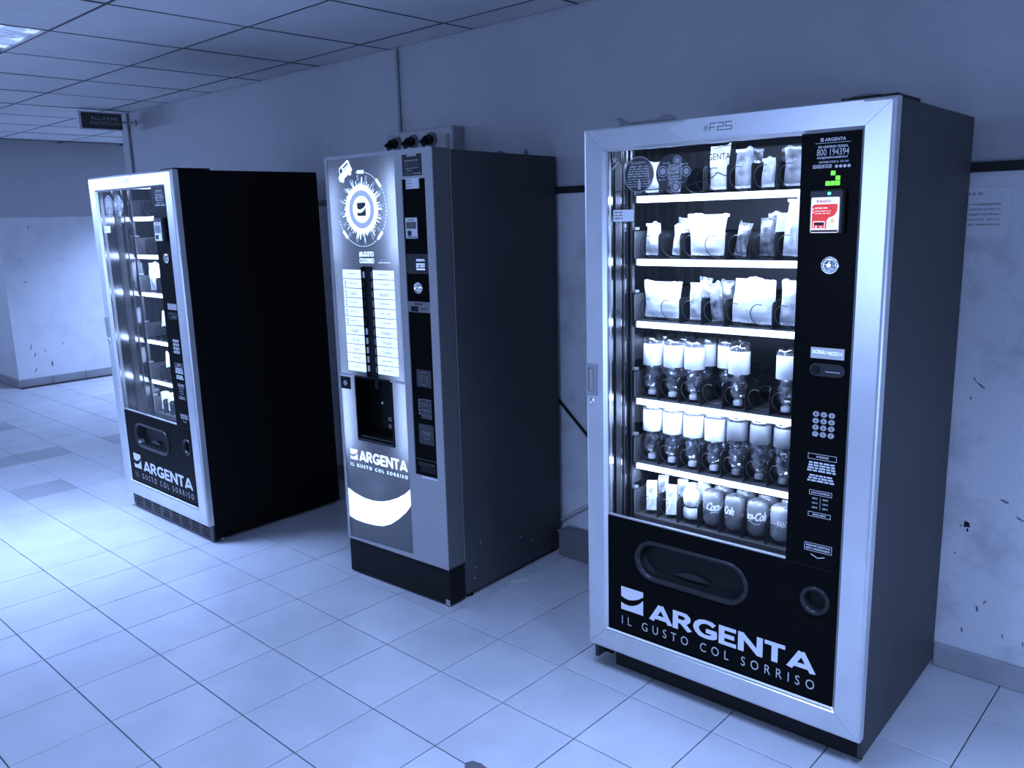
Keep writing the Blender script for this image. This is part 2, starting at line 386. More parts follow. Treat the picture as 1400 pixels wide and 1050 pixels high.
for y in ys:
    if y < -3.7: continue
    x1 = 5.1 if y < WY else -4.2
    x0 = -9.0 if y < .62 else XF + .01
    MB().box(x0, x1, y - .0032, y + .0032, ZC - .0008, ZC + .0115).build('grid_bar', BARM, ceil)
wr = MB().box(-4.19, 5.2, WY, WY + .14, 0, ZC + .02).build('wall_right', WALL); tag(wr, kind='structure')
wf = MB().box(-9.2, XF, .62, 2.6, 0, ZC + .02).build('wall_far', WALLF); tag(wf, kind='structure')
tr = MB().box(-4.19, 5.2, WY - .012, WY, 1.668, 1.698, .002).build('trim_1', mat('black_trim', .012, .5)); tag(tr, kind='structure')
# skirting, one tile at a time
def skirting(name, x0, x1, y0, y1, along, n):
    b = bpy.data.objects.new(name, None); COL.objects.link(b); tag(b, kind='structure')
    for k in range(n):
        if along == 'x': a = x0 + (x1 - x0) * k / n; c = x0 + (x1 - x0) * (k + 1) / n; q = MB().box(a + .0015, c - .0015, y0, y1, .001, .082, .003)
        else: a = y0 + (y1 - y0) * k / n; c = y0 + (y1 - y0) * (k + 1) / n; q = MB().box(x0, x1, a + .0015, c - .0015, .001, .082, .003)
        q.build('skirting_tile', BASEM, b)
skirting('baseboard_right', -4.19, 5.09, .833, WY - .0005, 'x', 29)
skirting('baseboard_far', XF + .0005, XF + .02, .60, 2.58, 'y', 6)
skirting('baseboard_left', -9.2, XF + .02, .60, .6195, 'x', 8)
# paint chips and scuffs on the walls
CHIP = mat('bare_plaster_chip', .012, .9); SCUFF = mat('scuff_mark', .15, .8)
def chip(parent, x, z, r, m, y=WY - .0006, n=11, sx=1., rot=0., seed=1, plane='y'):
    rnd = random.Random(seed); P = []
    for k in range(n):
        a = 2 * PI * k / n; q = r * rnd.uniform(.55, 1.15); px, pz = q * sx * math.cos(a), q * math.sin(a)
        P.append((x + px * math.cos(rot) - pz * math.sin(rot), z + px * math.sin(rot) + pz * math.cos(rot)))
    mb = MB().poly(P, y)
    if plane == 'x': mb.v = [(XF + .0006, v[0], v[2]) for v in mb.v]; mb.f = [f[::-1] for f in mb.f]
    mb.build('paint_chip', m, parent)
chip(wr, 1.957, .527, .013, CHIP, seed=3); chip(wr, 1.961, .508, .006, CHIP, seed=5, sx=.6); chip(wr, 1.94, .52, .003, CHIP, seed=6)
for q in [(1.965, 1.00, .022, .16, .9), (1.945, 1.02, .008, .4, .2), (1.938, .955, .006, .5, .5), (2.06, .63, .016, .3, 1.3), (2.01, .24, .012, .4, .3), (2.03, .27, .009, .3, -.6), (1.97, .15, .012, .3, .1), (2.09, .17, .010, .3, .2), (2.15, .16, .014, .18, .1), (1.93, .42, .005, .5, 1), (2.11, .58, .02, .2, 1.2), (2.2, .4, .02, .2, .4)]:
    chip(wr, q[0], q[1], q[2], SCUFF, sx=q[3], rot=q[4], seed=int(q[0] * 1000))
for q in [(.78, 1.28, .02, .14, 1.5), (.80, 1.06, .02, .25, 1.0), (.77, .40, .03, .2, -.3), (.80, .32, .03, .2, -.3), (.79, .16, .03, .2, -.4), (.95, .20, .04, .3, 0), (.90, .35, .02, .2, .2), (.96, .6, .01, .3, .4), (.90, 1.6, .012, .8, 0), (1.08, .40, .015, .3, -.2)]:
    chip(wf, q[0], q[1], q[2], SCUFF, sx=q[3], rot=q[4], seed=int(q[1] * 1000), plane='x')
# ceiling lamps: recessed troffers with a faceted prismatic diffuser
LAMPF = mat('lamp_frame', .5, .5); DIFF = [mat('prismatic_diffuser_%d' % k, .6, .3, emit=e, ecol=(.36, .53, 1)) for k, e in enumerate((.22, .55, 1.25))]  # bright and dim facets are put into three emission strengths
PLACE = ['in the recess behind the wall end', 'left of the fire alarm sign, by the far wall', 'glowing in the upper left corner of the photo', 'in front of the coffee machine', 'nearest the right-hand wall end']
for n, (lx, ly, p) in enumerate(LAMPS):
    r = root('ceiling_lamp', Matrix.Translation((lx, ly, ZC)), 'square recessed ceiling lamp ' + PLACE[n], 'lamp', 'recessed ceiling lamps')
    h = G / 2 - .004; f = MB()
    for a in (0, 1, 2, 3):
        c, s = [(1, 0), (0, 1), (-1, 0), (0, -1)][a]
        f.add([(c * x - s * y, s * x + c * y, z) for x, y, z in ((-h, -h, 0), (h, -h, 0), (h - .008, -h + .008, 0), (-h + .008, -h + .008, 0), (-h, -h, .02), (h, -h, .02), (h - .008, -h + .008, .02), (-h + .008, -h + .008, .02))],
              [(0, 3, 2, 1), (0, 1, 5, 4), (3, 7, 6, 2)])
    f.build('frame', LAMPF, r)
    N = 9; q = 2 * (h - .008) / N; rnd = random.Random(4); D = [MB(), MB(), MB()]
    P = [[(-h + .008 + a * q + (rnd.uniform(-.35, .35) * q if 0 < a < N else 0), -h + .008 + b * q + (rnd.uniform(-.35, .35) * q if 0 < b < N else 0), rnd.uniform(.004, .016)) for b in range(N + 1)] for a in range(N + 1)]
    for a in range(N):
        for b in range(N):
            p4 = (P[a][b], P[a + 1][b], P[a + 1][b + 1], P[a][b + 1])
            for t3 in (((0, 2, 1), (0, 3, 2)) if rnd.random() < .5 else ((0, 3, 1), (1, 3, 2))): D[rnd.choice((0, 1, 1, 2))].add([p4[k] for k in t3], [(0, 1, 2)])
    for k in range(3): tag(D[k].build('diffuser_facets', DIFF[k], r), kind='stuff')

# ================================================================== products
def pmat(name, base, rough=.45, metal=0., **k): return mat(name, base, rough, metal, **k)
def pet_mat(name):
    m = bpy.data.materials.new(name); m.use_nodes = True; MATS[name] = m; nt = m.node_tree
    for n in list(nt.nodes): nt.nodes.remove(n)
    out = nt.nodes.new('ShaderNodeOutputMaterial'); t = nt.nodes.new('ShaderNodeBsdfTransparent'); g = nt.nodes.new('ShaderNodeBsdfGlossy')
    t.inputs[0].default_value = (.86, .86, .86, 1); g.inputs['Roughness'].default_value = .16; g.inputs[0].default_value = (.95, .95, .95, 1)
    lw = nt.nodes.new('ShaderNodeLayerWeight'); lw.inputs[0].default_value = .35
    r = nt.nodes.new('ShaderNodeMapRange'); r.inputs['To Min'].default_value = .24; r.inputs['To Max'].default_value = .85
    mx = nt.nodes.new('ShaderNodeMixShader'); L = nt.links
    L.new(lw.outputs['Facing'], r.inputs['Value']); L.new(r.outputs[0], mx.inputs[0]); L.new(t.outputs[0], mx.inputs[1]); L.new(g.outputs[0], mx.inputs[2]); L.new(mx.outputs[0], out.inputs[0]); return m
WATER = pet_mat('clear_pet')
LABEL_W = pmat('white_bottle_label', .80, .5, noise=(40, .06)); LABEL_G = pmat('grey_bottle_label', .13, .5, noise=(25, .25))
CAP_W = pmat('white_cap', .85, .4); CAP_G = pmat('grey_cap', .30, .4)
FOIL = {'white': pmat('white_wrapper', .80, .36, noise=(7, .18), bump=(22, .6)), 'print': pmat('printed_wrapper', .40, .35, noise=(16, .9), bump=(30, .4)),
        'dark': pmat('dark_foil', .22, .25, .4, noise=(35, .8), bump=(45, .7)), 'silver': pmat('silver_foil', .42, .22, .6, noise=(24, .7), bump=(34, .8)),
        'pale': pmat('pale_wrapper', .60, .4, noise=(11, .6), bump=(25, .5))}
def bottle_proto():
    prof = [(.0105, .013), (.0115, .018), (.016, .021), (.0235, .028), (.0285, .038), (.0305, .051), (.0300, .064), (.0275, .076), (.0245, .086), (.0238, .093), (.0275, .099),
            (.0325, .104), (.0330, .112), (.0330, .150), (.0330, .178), (.0330, .186), (.0318, .194), (.0280, .2005), (.016, .198), (.004, .194)]
    def md(j, a, r, z):
        if j >= 16: k = .5 + .5 * math.cos(5 * a); return (r, z - (1 - k) * (.004 if j == 16 else .009))
        if 2 <= j <= 9: return (r * (1 + .030 * math.cos(9 * a + 1.9 * j) * math.cos(1.3 * j)), z)
        return (r, z)
    g = MB(); n = 16; rnd = random.Random(2)                          # moulded facets round the shoulder, smooth above
    F = [(.0105, .013), (.0118, .0185), (.0190, .0235), (.0255, .031), (.0290, .040), (.0303, .050), (.0298, .060), (.0280, .070), (.0255, .080), (.0242, .089), (.0262, .0965), (.0318, .1035)]
    R = []
    for j, (r, z) in enumerate(F):
        R.append([(r * q * math.cos(a), r * q * math.sin(a), z) for q, a in ((rnd.uniform(.955, 1.03) if 2 <= j <= 9 else 1, 2 * PI * (k + .5 * (j % 2)) / n) for k in range(n))])
    vs = [p for row in R for p in row]; fs = []
    for j in range(len(F) - 1):
        for k in range(n):
            a, b, c, d = j * n + k, j * n + (k + 1) % n, (j + 1) * n + k, (j + 1) * n + (k + 1) % n
            fs += [(a, b, c), (b, d, c)] if j % 2 == 0 else [(a, d, c), (a, b, d)]
    g.add(vs, fs, False)
    up = prof[11:]; g.lathe(up, 30, cap0=False, mod=lambda j, a, r, z: md(j + 11, a, r, z))
    body = g.mesh('bottle_body', WATER)
    def cap(m):
        g = MB(); g.lathe([(.0132, .0006), (.0142, 0), (.0145, .003), (.0145, .0125), (.0138, .0145), (.0115, .0152)], 24, mod=lambda j, a, r, z: (r * (1 + .012 * math.cos(24 * a)), z)); return g.mesh('cap', m)
    lab = lambda m, z0, z1: MB().lathe([(.0331, z0), (.0336, z0 + .001), (.0336, z1 - .001), (.0331, z1)], 30, cap0=False, cap1=False).mesh('label', m)
    return body, cap(CAP_W), cap(CAP_G), lab(LABEL_W, .103, .176), lab(LABEL_G, .118, .178)
BODY, CAPW, CAPG, LABW, LABG = bottle_proto()
def bottle(M, label, group, kind='water'):
    r = root('water_bottle' if kind == 'water' else 'drink_bottle', M, label, 'bottle', group)
    link('bottle_body', BODY, r); link('cap', CAPW if kind == 'water' else CAPG, r); link('paper_label', LABW if kind == 'water' else LABG, r); return r
CAN_M = pmat('can_print', .16, .35, .2); CAN_M2 = pmat('pale_can_print', .34, .3, .3); ALU = mat('aluminium', .6, .25, .9)
def wrap(cx, r, a0):
    return lambda x, y, z: (r * math.sin(a0 + x / r), -r * math.cos(a0 + x / r), z)
def can_mesh():
    prof = [(.0225, 0), (.0255, .002), (.0320, .012), (.0330, .016), (.0330, .096), (.0318, .103), (.0275, .111)]
    b = MB().lathe(prof, 28).mesh('can_body', CAN_M)
    t = MB().lathe([(.0277, .111), (.0280, .1125), (.0272, .1140), (.0262, .1135), (.0256, .1098), (.001, .1098)], 28, cap0=False).mesh('can_lid', ALU)
    tab = MB().prism(stad(0, 0, .010, .0055, 6), 0, .0012); tab.v = [(a, c + .002, .1106 - b_ + .0012) for a, b_, c in tab.v]
    return b, t, tab.mesh('ring_pull', ALU)
CANB, CANT, CANTAB = can_mesh()
def can_letters(word, a0, big):
    g = MB(); rr = .0333
    sh = lambda x, y, z: wrap(0, rr, a0)(x + (z - .055) * .25, y, z)
    if word == 'FANTA': text(g, 'FANTA', -.023, .023, .050, .070, 0, .04, 1., wrap(0, rr, a0))
    else:
        text(g, 'Coca-Cola', -.046, .046, .053, .083, 0, .03, .9, sh)
        P = [(-.030 + .055 * k / 12, .046 + .004 * math.sin(k / 12 * 6)) for k in range(13)]; s2 = MB(); stroke(s2, P, .0022, 0); g.add([wrap(0, rr, a0)(*v) for v in s2.v], s2.f)
    return g.mesh('lettering', WHITE)
CANTXT = {}
def can(M, label, group, word='Coca-Cola', a0=0.):
    r = root('drink_can', M, label, 'can', group); b = link('can_body', CANB, r)
    if word == 'FANTA': b.data = CANB2
    link('lid', CANT, r); link('ring_pull', CANTAB, r)
    k = (word, round(a0, 2))
    if k not in CANTXT: CANTXT[k] = can_letters(word, a0, 1)
    link('lettering', CANTXT[k], r); return r
CANB2 = CANB.copy(); CANB2.materials.clear(); CANB2.materials.append(CAN_M2)
def packet(M, name, wd, ht, th, mname, label, group, seed=0, lean=0., crimp=.012, cat='snack', flare=0.):
    """pillow bag standing on its lower seam, centred on x, front towards -y"""
    rnd = random.Random(seed); nx, nz = 14, 16
    def surf(sgn):
        P = []
        for j in range(nz + 1):
            v = j / nz; row = []
            for i in range(nx + 1):
                u = i / nx; e = (math.sin(PI * u) ** .55) * (math.sin(PI * min(1, max(0, (v * ht - crimp) / (ht - 2 * crimp)))) ** .5 if crimp < v * ht < ht - crimp else 0)
                wr = .20 * math.sin(9 * u + 5 * v + seed) * math.sin(7 * v - 4 * u + seed * 2) + .13 * math.sin(23 * v + 11 * u + seed) * math.sin(13 * u - 6 * v)
                y = sgn * (th / 2 * e * (1 + wr) + .0006); nar = 1 - .07 * math.sin(PI * v) * (th / wd if wd else 0) * 1.5
                zz = v * ht + (.035 * ht * math.sin(5 * u + seed) + .02 * ht * math.sin(11 * u + seed * 3)) * v * v; zz += .0022 * ((i % 2) - .5) if j in (0, nz) else 0
                row.append(((u - .5) * wd * nar * (1 + .035 * math.sin(6 * v + seed) - .07 * v * v * (seed % 3) + flare * (v - .7)) + .004 * math.sin(4 * v + seed) * v, y + lean * v * v * ht, max(zz, 0) if j else max(.0003, zz + .0012)))
            P.append(row)
        return P
    g = MB()
    for sgn in (-1, 1):
        P = surf(sgn); R = [[tuple(p) for p in row] for row in P]
        g2 = MB().rings(R, close=False)
        g.add(g2.v, g2.f if sgn < 0 else [f[::-1] for f in g2.f], True)
    r = root(name, M, label, cat, group); g.build('wrapper', FOIL[mname], r)
    c = MB()                                                        # crimped seam strips, proud of the bag
    for z0, z1 in ((.0015, crimp * .8), (ht - crimp * .8, ht - .001)):
        n = 18
        for sgn in (-1, 1):
            c.rings([[((k / n - .5) * wd * .93 * (1 + flare * (z / ht - .7)), sgn * .0011 + lean * (z / ht) ** 2 * ht + (.0007 if k % 2 else -.0007), z) for k in range(n + 1)] for z in (z0, z1)], close=False, smooth=False)
    c.build('crimped_seam', FOIL['silver' if mname in ('dark', 'silver') else 'white'], r); return r
def carton(M, label, group):
    r = root('juice_carton', M, label, 'carton', group)
    MB().box(-.0185, .0185, -.018, .018, 0, .096, .002).build('carton_body', pmat('carton_print', .72, .4, noise=(18, .7)), r)
    f = MB().box(-.0185, .0185, -.003, .003, .0965, .102, .001); f.prism([(-.0185, .0965), (.0185, .0965), (.015, .100), (-.015, .100)], -.017, .017); f.build('top_fold', FOIL['white'], r)
    MB().tube([(-.010, -.0200, .015), (.010, -.0200, .084)], .0018, 6).build('straw', CAP_W, r); return r
def yogurt_bottle(M, label, group):
    r = root('juice_bottle', M, label, 'bottle', group)
    MB().lathe([(.021, 0), (.027, .002), (.0285, .012), (.0285, .032), (.0235, .040), (.0235, .046), (.0275, .054), (.0285, .064), (.0285, .088), (.024, .098), (.0165, .104), (.0165, .108)], 26).build('bottle_body', pmat('juice_print', .55, .35, noise=(30, .6)), r)
    MB().lathe([(.0175, .106), (.0178, .107), (.0178, .120), (.016, .122)], 22).build('cap', CAP_G, r)
    MB().lathe([(.0238, .0405), (.0241, .041), (.0241, .0455), (.0238, .046)], 26, cap0=False, cap1=False).build('dark_band', DKPRINT, r); return r

# ================================================================== snack vending machine (two of one model)
W, H, ZB = .9316, 1.8331, .0944
IL, IR, IT, IB = .0799, .8496, 1.7598, .1741
SHV = [1.617, 1.414, 1.207, .942, .712]; SF = .19
LANE = [.110 + .0790 * k for k in range(7)]
def coil_mesh():
    P = []; n = 14 * 5 + 10; r = .0358
    for k in range(n + 1):
        a = 2 * PI * k / 14 - PI * 1.1; P.append((r * math.sin(a), .0011 + .078 * k / 14, .0375 + r * -math.cos(a)))
    return MB().tube(P, .00165, 5).mesh('spiral_coil', COIL)
COILM = coil_mesh()
NODIV = {(1, 3), (2, 1), (2, 5)}                                   # a wide bag takes two lanes here
def div_mesh():
    P = [(0, 0), (0, .074), (.008, .082), (.44, .082), (.44, 0)]
    g = MB().prism([(p[0], p[1]) for p in P], -.0009, .0009); g.v = [(v[1], v[0], v[2]) for v in g.v]; return g.mesh('lane_divider', DIVIDER)
DIVM = div_mesh()
def frame_piece(side):
    """one mitred length of the door frame; side in T B L R"""
    O = {'T': ((0, H), (W, H), (IL, IT), (IR, IT)), 'B': ((W, ZB), (0, ZB), (IR, IB), (IL, IB)), 'L': ((0, ZB), (0, H), (IL, IB), (IL, IT)), 'R': ((W, H), (W, ZB), (IR, IT), (IR, IB))}[side]
    a0, a1, b0, b1 = [Vector(p) for p in O]; d = (a1 - a0).normalized() * .0006
    prof = [(0, .036), (0, .010), (.02, .005), (.06, .0015), (.13, 0), (.88, 0), (1.0, .012), (1.0, .036)]
    R = []
    for e, (a, b) in enumerate(((a0, b0), (a1, b1))):
        sft = d if e == 0 else -d
        R.append([((a + (b - a) * t + sft).x, y, (a + (b - a) * t + sft).y) for t, y in prof])
    return MB().rings(R, True, True, True, False)
def reader(parent, red):
    r = MB().box(.733, .819, -.012, .011, 1.506, 1.617, .004).build('card_reader', mat('reader_shell', .018, .4), parent)
    if red:
        s = MB().prism(rrect(.738, .8105, 1.509, 1.5985, .004), -.0135, -.0122).build('reader_label', mat('emissive_white_label', (.9, .9, .9), .4, emit=.62, ecol=(1, .98, .97)), r)  # glow put into the label and its prints so red survives the blue light
        g = MB(); g.prism([(.7415, 1.519), (.7445, 1.519), (.7445, 1.5385), (.7655, 1.5385), (.7735, 1.5385), (.7755, 1.5365), (.7755, 1.519), (.7795, 1.519), (.7795, 1.540), (.785, 1.547), (.797, 1.551), (.803, 1.558), (.806, 1.566), (.806, 1.581), (.7475, 1.581), (.7415, 1.577)], -.0139, -.0136)
        g.poly([(.7465, 1.5205), (.7735, 1.5205), (.7735, 1.536), (.7465, 1.536)], -.0138); g.build('red_panel', mat('emissive_red', (.75, .04, .02), .4, emit=.6, ecol=(.85, .045, .025)), r)
        k = MB(); k.poly([(.7475, 1.528), (.7735, 1.528), (.7735, 1.535), (.7475, 1.535)], -.0141); k.poly([(.7395, 1.511), (.809, 1.511), (.809, 1.516), (.7395, 1.516)], -.0139); k.build('dark_print', mat('reader_dark', (.06, .01, .012), .5), r)
        k = MB(); text(k, 'ARGENTA', .759, .789, 1.5855, 1.5915, -.0138, .02); logo_mark(k, .752, .7575, 1.5855, 1.5915, -.0138); k.build('lettering', mat('red_print', (.5, .03, .05), .5, emit=.2), r)
        k = MB(); dashes(k, .749, .781, 1.570, .003, -.0141, 1, 3); dashes(k, .749, .79, 1.563, .002, -.0141, 2, 4); dashes(k, .749, .788, 1.557, .002, -.0141, 3, 4)
        for z in (1.5695, 1.5615): k.poly(circ(.7445, z, .0022, 10), -.0141)
        k.poly([(.751, 1.521), (.755, 1.521), (.755, 1.5275), (.751, 1.5275)], -.0141); k.poly([(.762, 1.523), (.769, 1.523), (.769, 1.5255), (.762, 1.5255)], -.0141); k.build('small_print', mat('pale_red_print', (1, .85, .8), .5, emit=.6), r)
        MB().lathe([(.0058, 0), (.0055, -.001), (.002, -.0012)], 16, (.7945, -.0136, 1.5385), 'y').build('coin_emblem', mat('emissive_orange', (1, .7, .35), .5, emit=.55), r)
        MB().lathe([(.0042, 0), (.004, -.0015), (.001, -.0022)], 14, (.783, -.012, 1.6075), 'y').build('green_lamp', mat('green_led', (.05, .9, .3), .4, emit=3.2, ecol=(.08, 1, .34)), r)
        g = MB()
        for a, b in ((1, 2), (2, 1), (0, 0), (1, 0), (2, 0)): g.prism(rrect(.764 + a * .0127, .7755 + a * .0127, 1.6275 + b * .0127, 1.639 + b * .0127, .0012, 2), .0085, .0099)
        g.build('green_squares', mat('green_backlit', (.2, .8, .05), .4, emit=.75, ecol=(.22, 1, .045)), parent)
    else:
        MB().prism(rrect(.740, .8095, 1.509, 1.596, .004), -.0135, -.0122).build('reader_label', WHITE, r)
        g = MB(); g.poly([(.744, 1.545), (.804, 1.545), (.804, 1.581), (.744, 1.581)], -.0138); g.build('grey_panel', GREYP, r)
        g = MB(); g.poly([(.746, 1.516), (.776, 1.516), (.776, 1.536), (.746, 1.536)], -.0138); text(g, 'ARGENTA', .752, .798, 1.5845, 1.592, -.0138, .02); g.build('dark_print', DKPRINT, r)
        MB().lathe([(.0042, 0), (.004, -.0015), (.001, -.0022)], 14, (.783, -.012, 1.6075), 'y').build('indicator_lamp', LIPM, r)
def snack_machine(M, label, kind):
    big = kind == 'near'
    D = .742 if big else .80
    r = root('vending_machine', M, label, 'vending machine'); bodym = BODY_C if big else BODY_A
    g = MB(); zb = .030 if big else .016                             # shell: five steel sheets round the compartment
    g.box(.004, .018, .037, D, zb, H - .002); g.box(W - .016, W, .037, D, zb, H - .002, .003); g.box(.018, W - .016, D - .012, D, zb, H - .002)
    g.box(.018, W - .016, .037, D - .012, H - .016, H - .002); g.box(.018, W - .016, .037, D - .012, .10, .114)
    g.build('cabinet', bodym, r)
    g = MB(); u0, u1, w1, v0, v1 = .048, .71, D - .05, .415, 1.79      # insulated compartment lining
    g.add([(u0, .036, v0), (u0, w1, v0), (u0, w1, v1), (u0, .036, v1)], [(0, 1, 2, 3)])
    g.build('side_lining', LINER, r)
    g = MB(); g.add([(u0, w1, v0), (u1, w1, v0), (u1, w1, v1), (u0, w1, v1)], [(0, 1, 2, 3)]); g.add([(u1, .036, v0), (u1, w1, v0), (u1, w1, v1), (u1, .036, v1)], [(3, 2, 1, 0)])
    g.add([(u0, .036, v1), (u1, .036, v1), (u1, w1, v1), (u0, w1, v1)], [(0, 1, 2, 3)]); g.add([(u0, .036, v0), (u1, .036, v0), (u1, w1, v0), (u0, w1, v0)], [(3, 2, 1, 0)])
    g.build('inner_lining', LINER2, r)
    for s in 'TB': frame_piece(s).build('door_rail', SILVER, r)
    for s in 'LR': frame_piece(s).build('door_stile', SILVER, r)
    MB().box(IL - .001, IR + .001, .0005, .0035, IB - .0012, IB + .0045).build('bright_edge', mat('bright_edge', .9, .3), r)
    # lower black panel with recessed flap and coin return
    zt = .5835; out = [(IL, IB), (IR, IB), (IR, zt), (IL, zt)]; fc = (.386, .460); rc = (.786, .483)
    P = MB().holed(out, [stad(*fc, .198, .068), circ(*rc, .042)], .011)
    P.rings([at_y(out, .011), at_y(out, .03)], True, False, False, False); panel = P.build('lower_panel', BLACKP, r)
    g = MB(); heavy(g, 'ARGENTA', .245, .796, .254, .3160, .0102); g.build('lettering', WHITE2, panel)
    g = MB(); logo_mark(g, .132, .219, .259, .342, .0102); g.build('logo_mark', WHITE2, panel)
    words('IL GUSTO COL SORRISO', .135, .796, .206, .236, .0102, 0., 1.85, mat('slogan_print', .45, .6), panel)
    g = MB().rings([at_y(stad(*fc, a, b), y) for a, b, y in ((.2005, .0705, .0112), (.199, .069, .006), (.193, .063, .004), (.186, .056, .008), (.183, .053, .018))]); g.build('flap_lip', LIPM, r)
    fl = MB().rings([at_y(stad(*fc, a, b), y) for a, b, y in ((.184, .054, .016), (.180, .050, .030), (.172, .044, .040))], True, False, True); fl = fl.build('dispensing_flap', BLACK, r)
    lens = [(fc[0] - .06 + .12 * k / 12, .0 - .030 + .016 * math.sin(PI * k / 12)) for k in range(13)] + [(fc[0] + .06 - .12 * k / 12, -.030 - .004 * math.sin(PI * k / 12)) for k in range(1, 12)]
    MB().prism([(a, fc[1] + b) for a, b in lens], .030, .0398).build('flap_grip', LIPM, fl)
    g = MB().rings([at_y(circ(*rc, a), y) for a, y in ((.0435, .0112), (.0425, .005), (.038, .002), (.032, .005), (.028, .014), (.027, .030))]); g.build('coin_return_ring', LIPM, r)
    MB().lathe([(.0285, .029), (.001, .034)], 24, (rc[0], 0, rc[1]), 'y').build('coin_return_cup', BLACK, r)
    # glass
    MB().box(IL, .70, .016, .020, .586, IT - .001).build('glass_pane', GLASS, r)
    g = MB(); g.box(IL, .698, .012, .024, .5835, .5885, .001); g.build('glass_bead', STEEL, r)
    MB().box(IL + .0015, IL + .0055, .013, .017, .589, IT - .002).build('glass_bead', CHROME, r)
    pane = r.children[-3]
    # stickers on the glass
    dk = glass_mat('sticker_film' + kind, (.30, .30, .30), .3, .22, (.30, .30, .30))
    st = MB().prism(circ(.196, 1.686, .0525, 36), .0145, .0158).build('round_sticker', dk, r)
    g = MB(); g.rings([at_y(circ(.196, 1.686, a, 36), .0142) for a in (.0525, .0503)]); 
    for k in range(9): dashes(g, .166 - .008 * math.sin(PI * k / 9) - .002, .226 + .006 * math.sin(PI * k / 9), 1.7075 - .0072 * k, .0042 if k < 5 else .0024, .0142, 30 + k, 3 + k % 3)
    text(g, 'ARGENTA', .178, .222, 1.716, 1.724, .0142, .02); logo_mark(g, .168, .176, 1.716, 1.724, .0142); g.prism([(.193, 1.642), (.203, 1.642), (.203, 1.664), (.2, 1.668), (.2, 1.672), (.196, 1.672), (.196, 1.668), (.193, 1.664)], .0141, .0143)
    g.build('sticker_print', mat('sticker_print', .42, .5), st)
    st = MB().prism(circ(.310, 1.684, .0545, 36), .0145, .0158).build('round_sticker', dk, r)
    g = MB()
    for a, b, q in ((.327, 1.719, .0145), (.356, 1.687, .0155), (.323, 1.645, .0165), (.279, 1.690, .0165)): g.rings([at_y(circ(a, b, q, 20), .0142) for q in (q, q * .82)]); g.prism(circ(a, b, q * .6, 16), .0141, .0143)
    g.rings([at_y(rrect(a0, a1, b0, b1, .004), .0142) for a0, a1, b0, b1 in ((.298, .341, 1.665, 1.708), (.301, .338, 1.668, 1.705))]); logo_mark(g, .306, .333, 1.682, 1.701, .0142); dashes(g, .306, .333, 1.672, .005, .0142, 7, 1)
    for a, b in ((.29, 1.712), (.35, 1.707), (.335, 1.655), (.276, 1.665)): dashes(g, a - .012, a + .012, b, .003, .0142, 9, 2)
    g.build('sticker_print', MATS['sticker_print'], st)
    st = MB().prism([(.103, 1.548), (.176, 1.548), (.176, 1.5835), (.103, 1.5835)], .0145, .0158).build('white_sticker', WHITE, r)
    g = MB()
    for k in range(3): dashes(g, .107, .137, 1.574 - .009 * k, .004, .0142, 50 + k, 2)
    g.build('sticker_print', GREYP, st)
    if big:
        g = MB(); text(g, 'ARGENTA', .398, .494, 1.712, 1.730, .0142, .015); g.build('glass_lettering', DKPRINT, pane)
        g = MB(); stroke(g, [(.10, 1.638), (.25, 1.640), (.37, 1.648), (.44, 1.665), (.456, 1.678), (.478, 1.668), (.487, 1.668)], .003, .0142); stroke(g, [(.487, 1.668), (.487, 1.690), (.497, 1.70), (.51, 1.755)], .003, .0142); stroke(g, [(.44, 1.743), (.51, 1.751)], .0025, .0142); g.build('sticker_outline', DKPRINT, pane)
        g = MB(); g.poly([(.108, 1.744), (.112, 1.737), (.119, 1.737), (.114, 1.732), (.116, 1.724), (.109, 1.728), (.103, 1.724), (.104, 1.732), (.099, 1.737), (.106, 1.737)], .0142)
        stroke(g, [(.100, 1.706), (.125, 1.728)], .007, .0142); g.build('star_sticker', MATS['sticker_print'], pane)
    # control panel
    cp = MB().prism([(.697, .5845), (IR, .5845), (IR, IT), (.697, IT)], .010, .034).build('control_panel', BLACKP, r)
    y = .0094; g = MB(); text(g, 'ARGENTA', .7575, .811, 1.738, 1.7465, y, .02); logo_mark(g, .746, .7545, 1.738, 1.7465, y)
    g.poly([(.733, 1.7335), (.823, 1.7335), (.823, 1.7345), (.733, 1.7345)], y)
    text(g, 'PER ASSISTENZA TECNICA', .741, .817, 1.7215, 1.7275, y, .03); text(g, '800 194394', .738, .820, 1.703, 1.7195, y, .0); text(g, 'HELP@GRUPPOARGENTA.IT', .739, .818, 1.694, 1.7005, y, .03)
    text(g, 'DISTRIBUTORE N. 1271160', .745, .820, 1.684, 1.6895, y, .012)
    for k in range(3): dashes(g, .729, .778, 1.6785 - .0032 * k, .002, y, k, 5)
    for k in range(4): g.poly(circ(.790 + .0105 * k, 1.675, .0042, 14), y)
    g.build('service_print', WHITE if big else WHITE2, cp)
    g = MB(); g.rings([at_y(rrect(.749, .828, .896, .912, .001, 1), y), at_y(rrect(.7502, .8268, .8972, .9108, .001, 1), y)], smooth=False); text(g, 'ATTENZIONE', .772, .806, .9012, .9068, y, .03)
    for k in range(4): dashes(g, .753 - .0015 * k, .823 + .0012 * k, .884 - .0075 * k, .0048, y, 60 + k, 5)
    for k in range(3): dashes(g, .756 - .003 * k, .818 + .003 * k, .8475 - .0075 * k, .0048, y, 70 + k, 5)
    g.rings([at_y(rrect(.757, .820, .794, .808, .001, 1), y), at_y(rrect(.7582, .8188, .7952, .8068, .001, 1), y)], smooth=False); text(g, 'ACCETTA MONETE DA', .762, .815, .7985, .8035, y, .03)
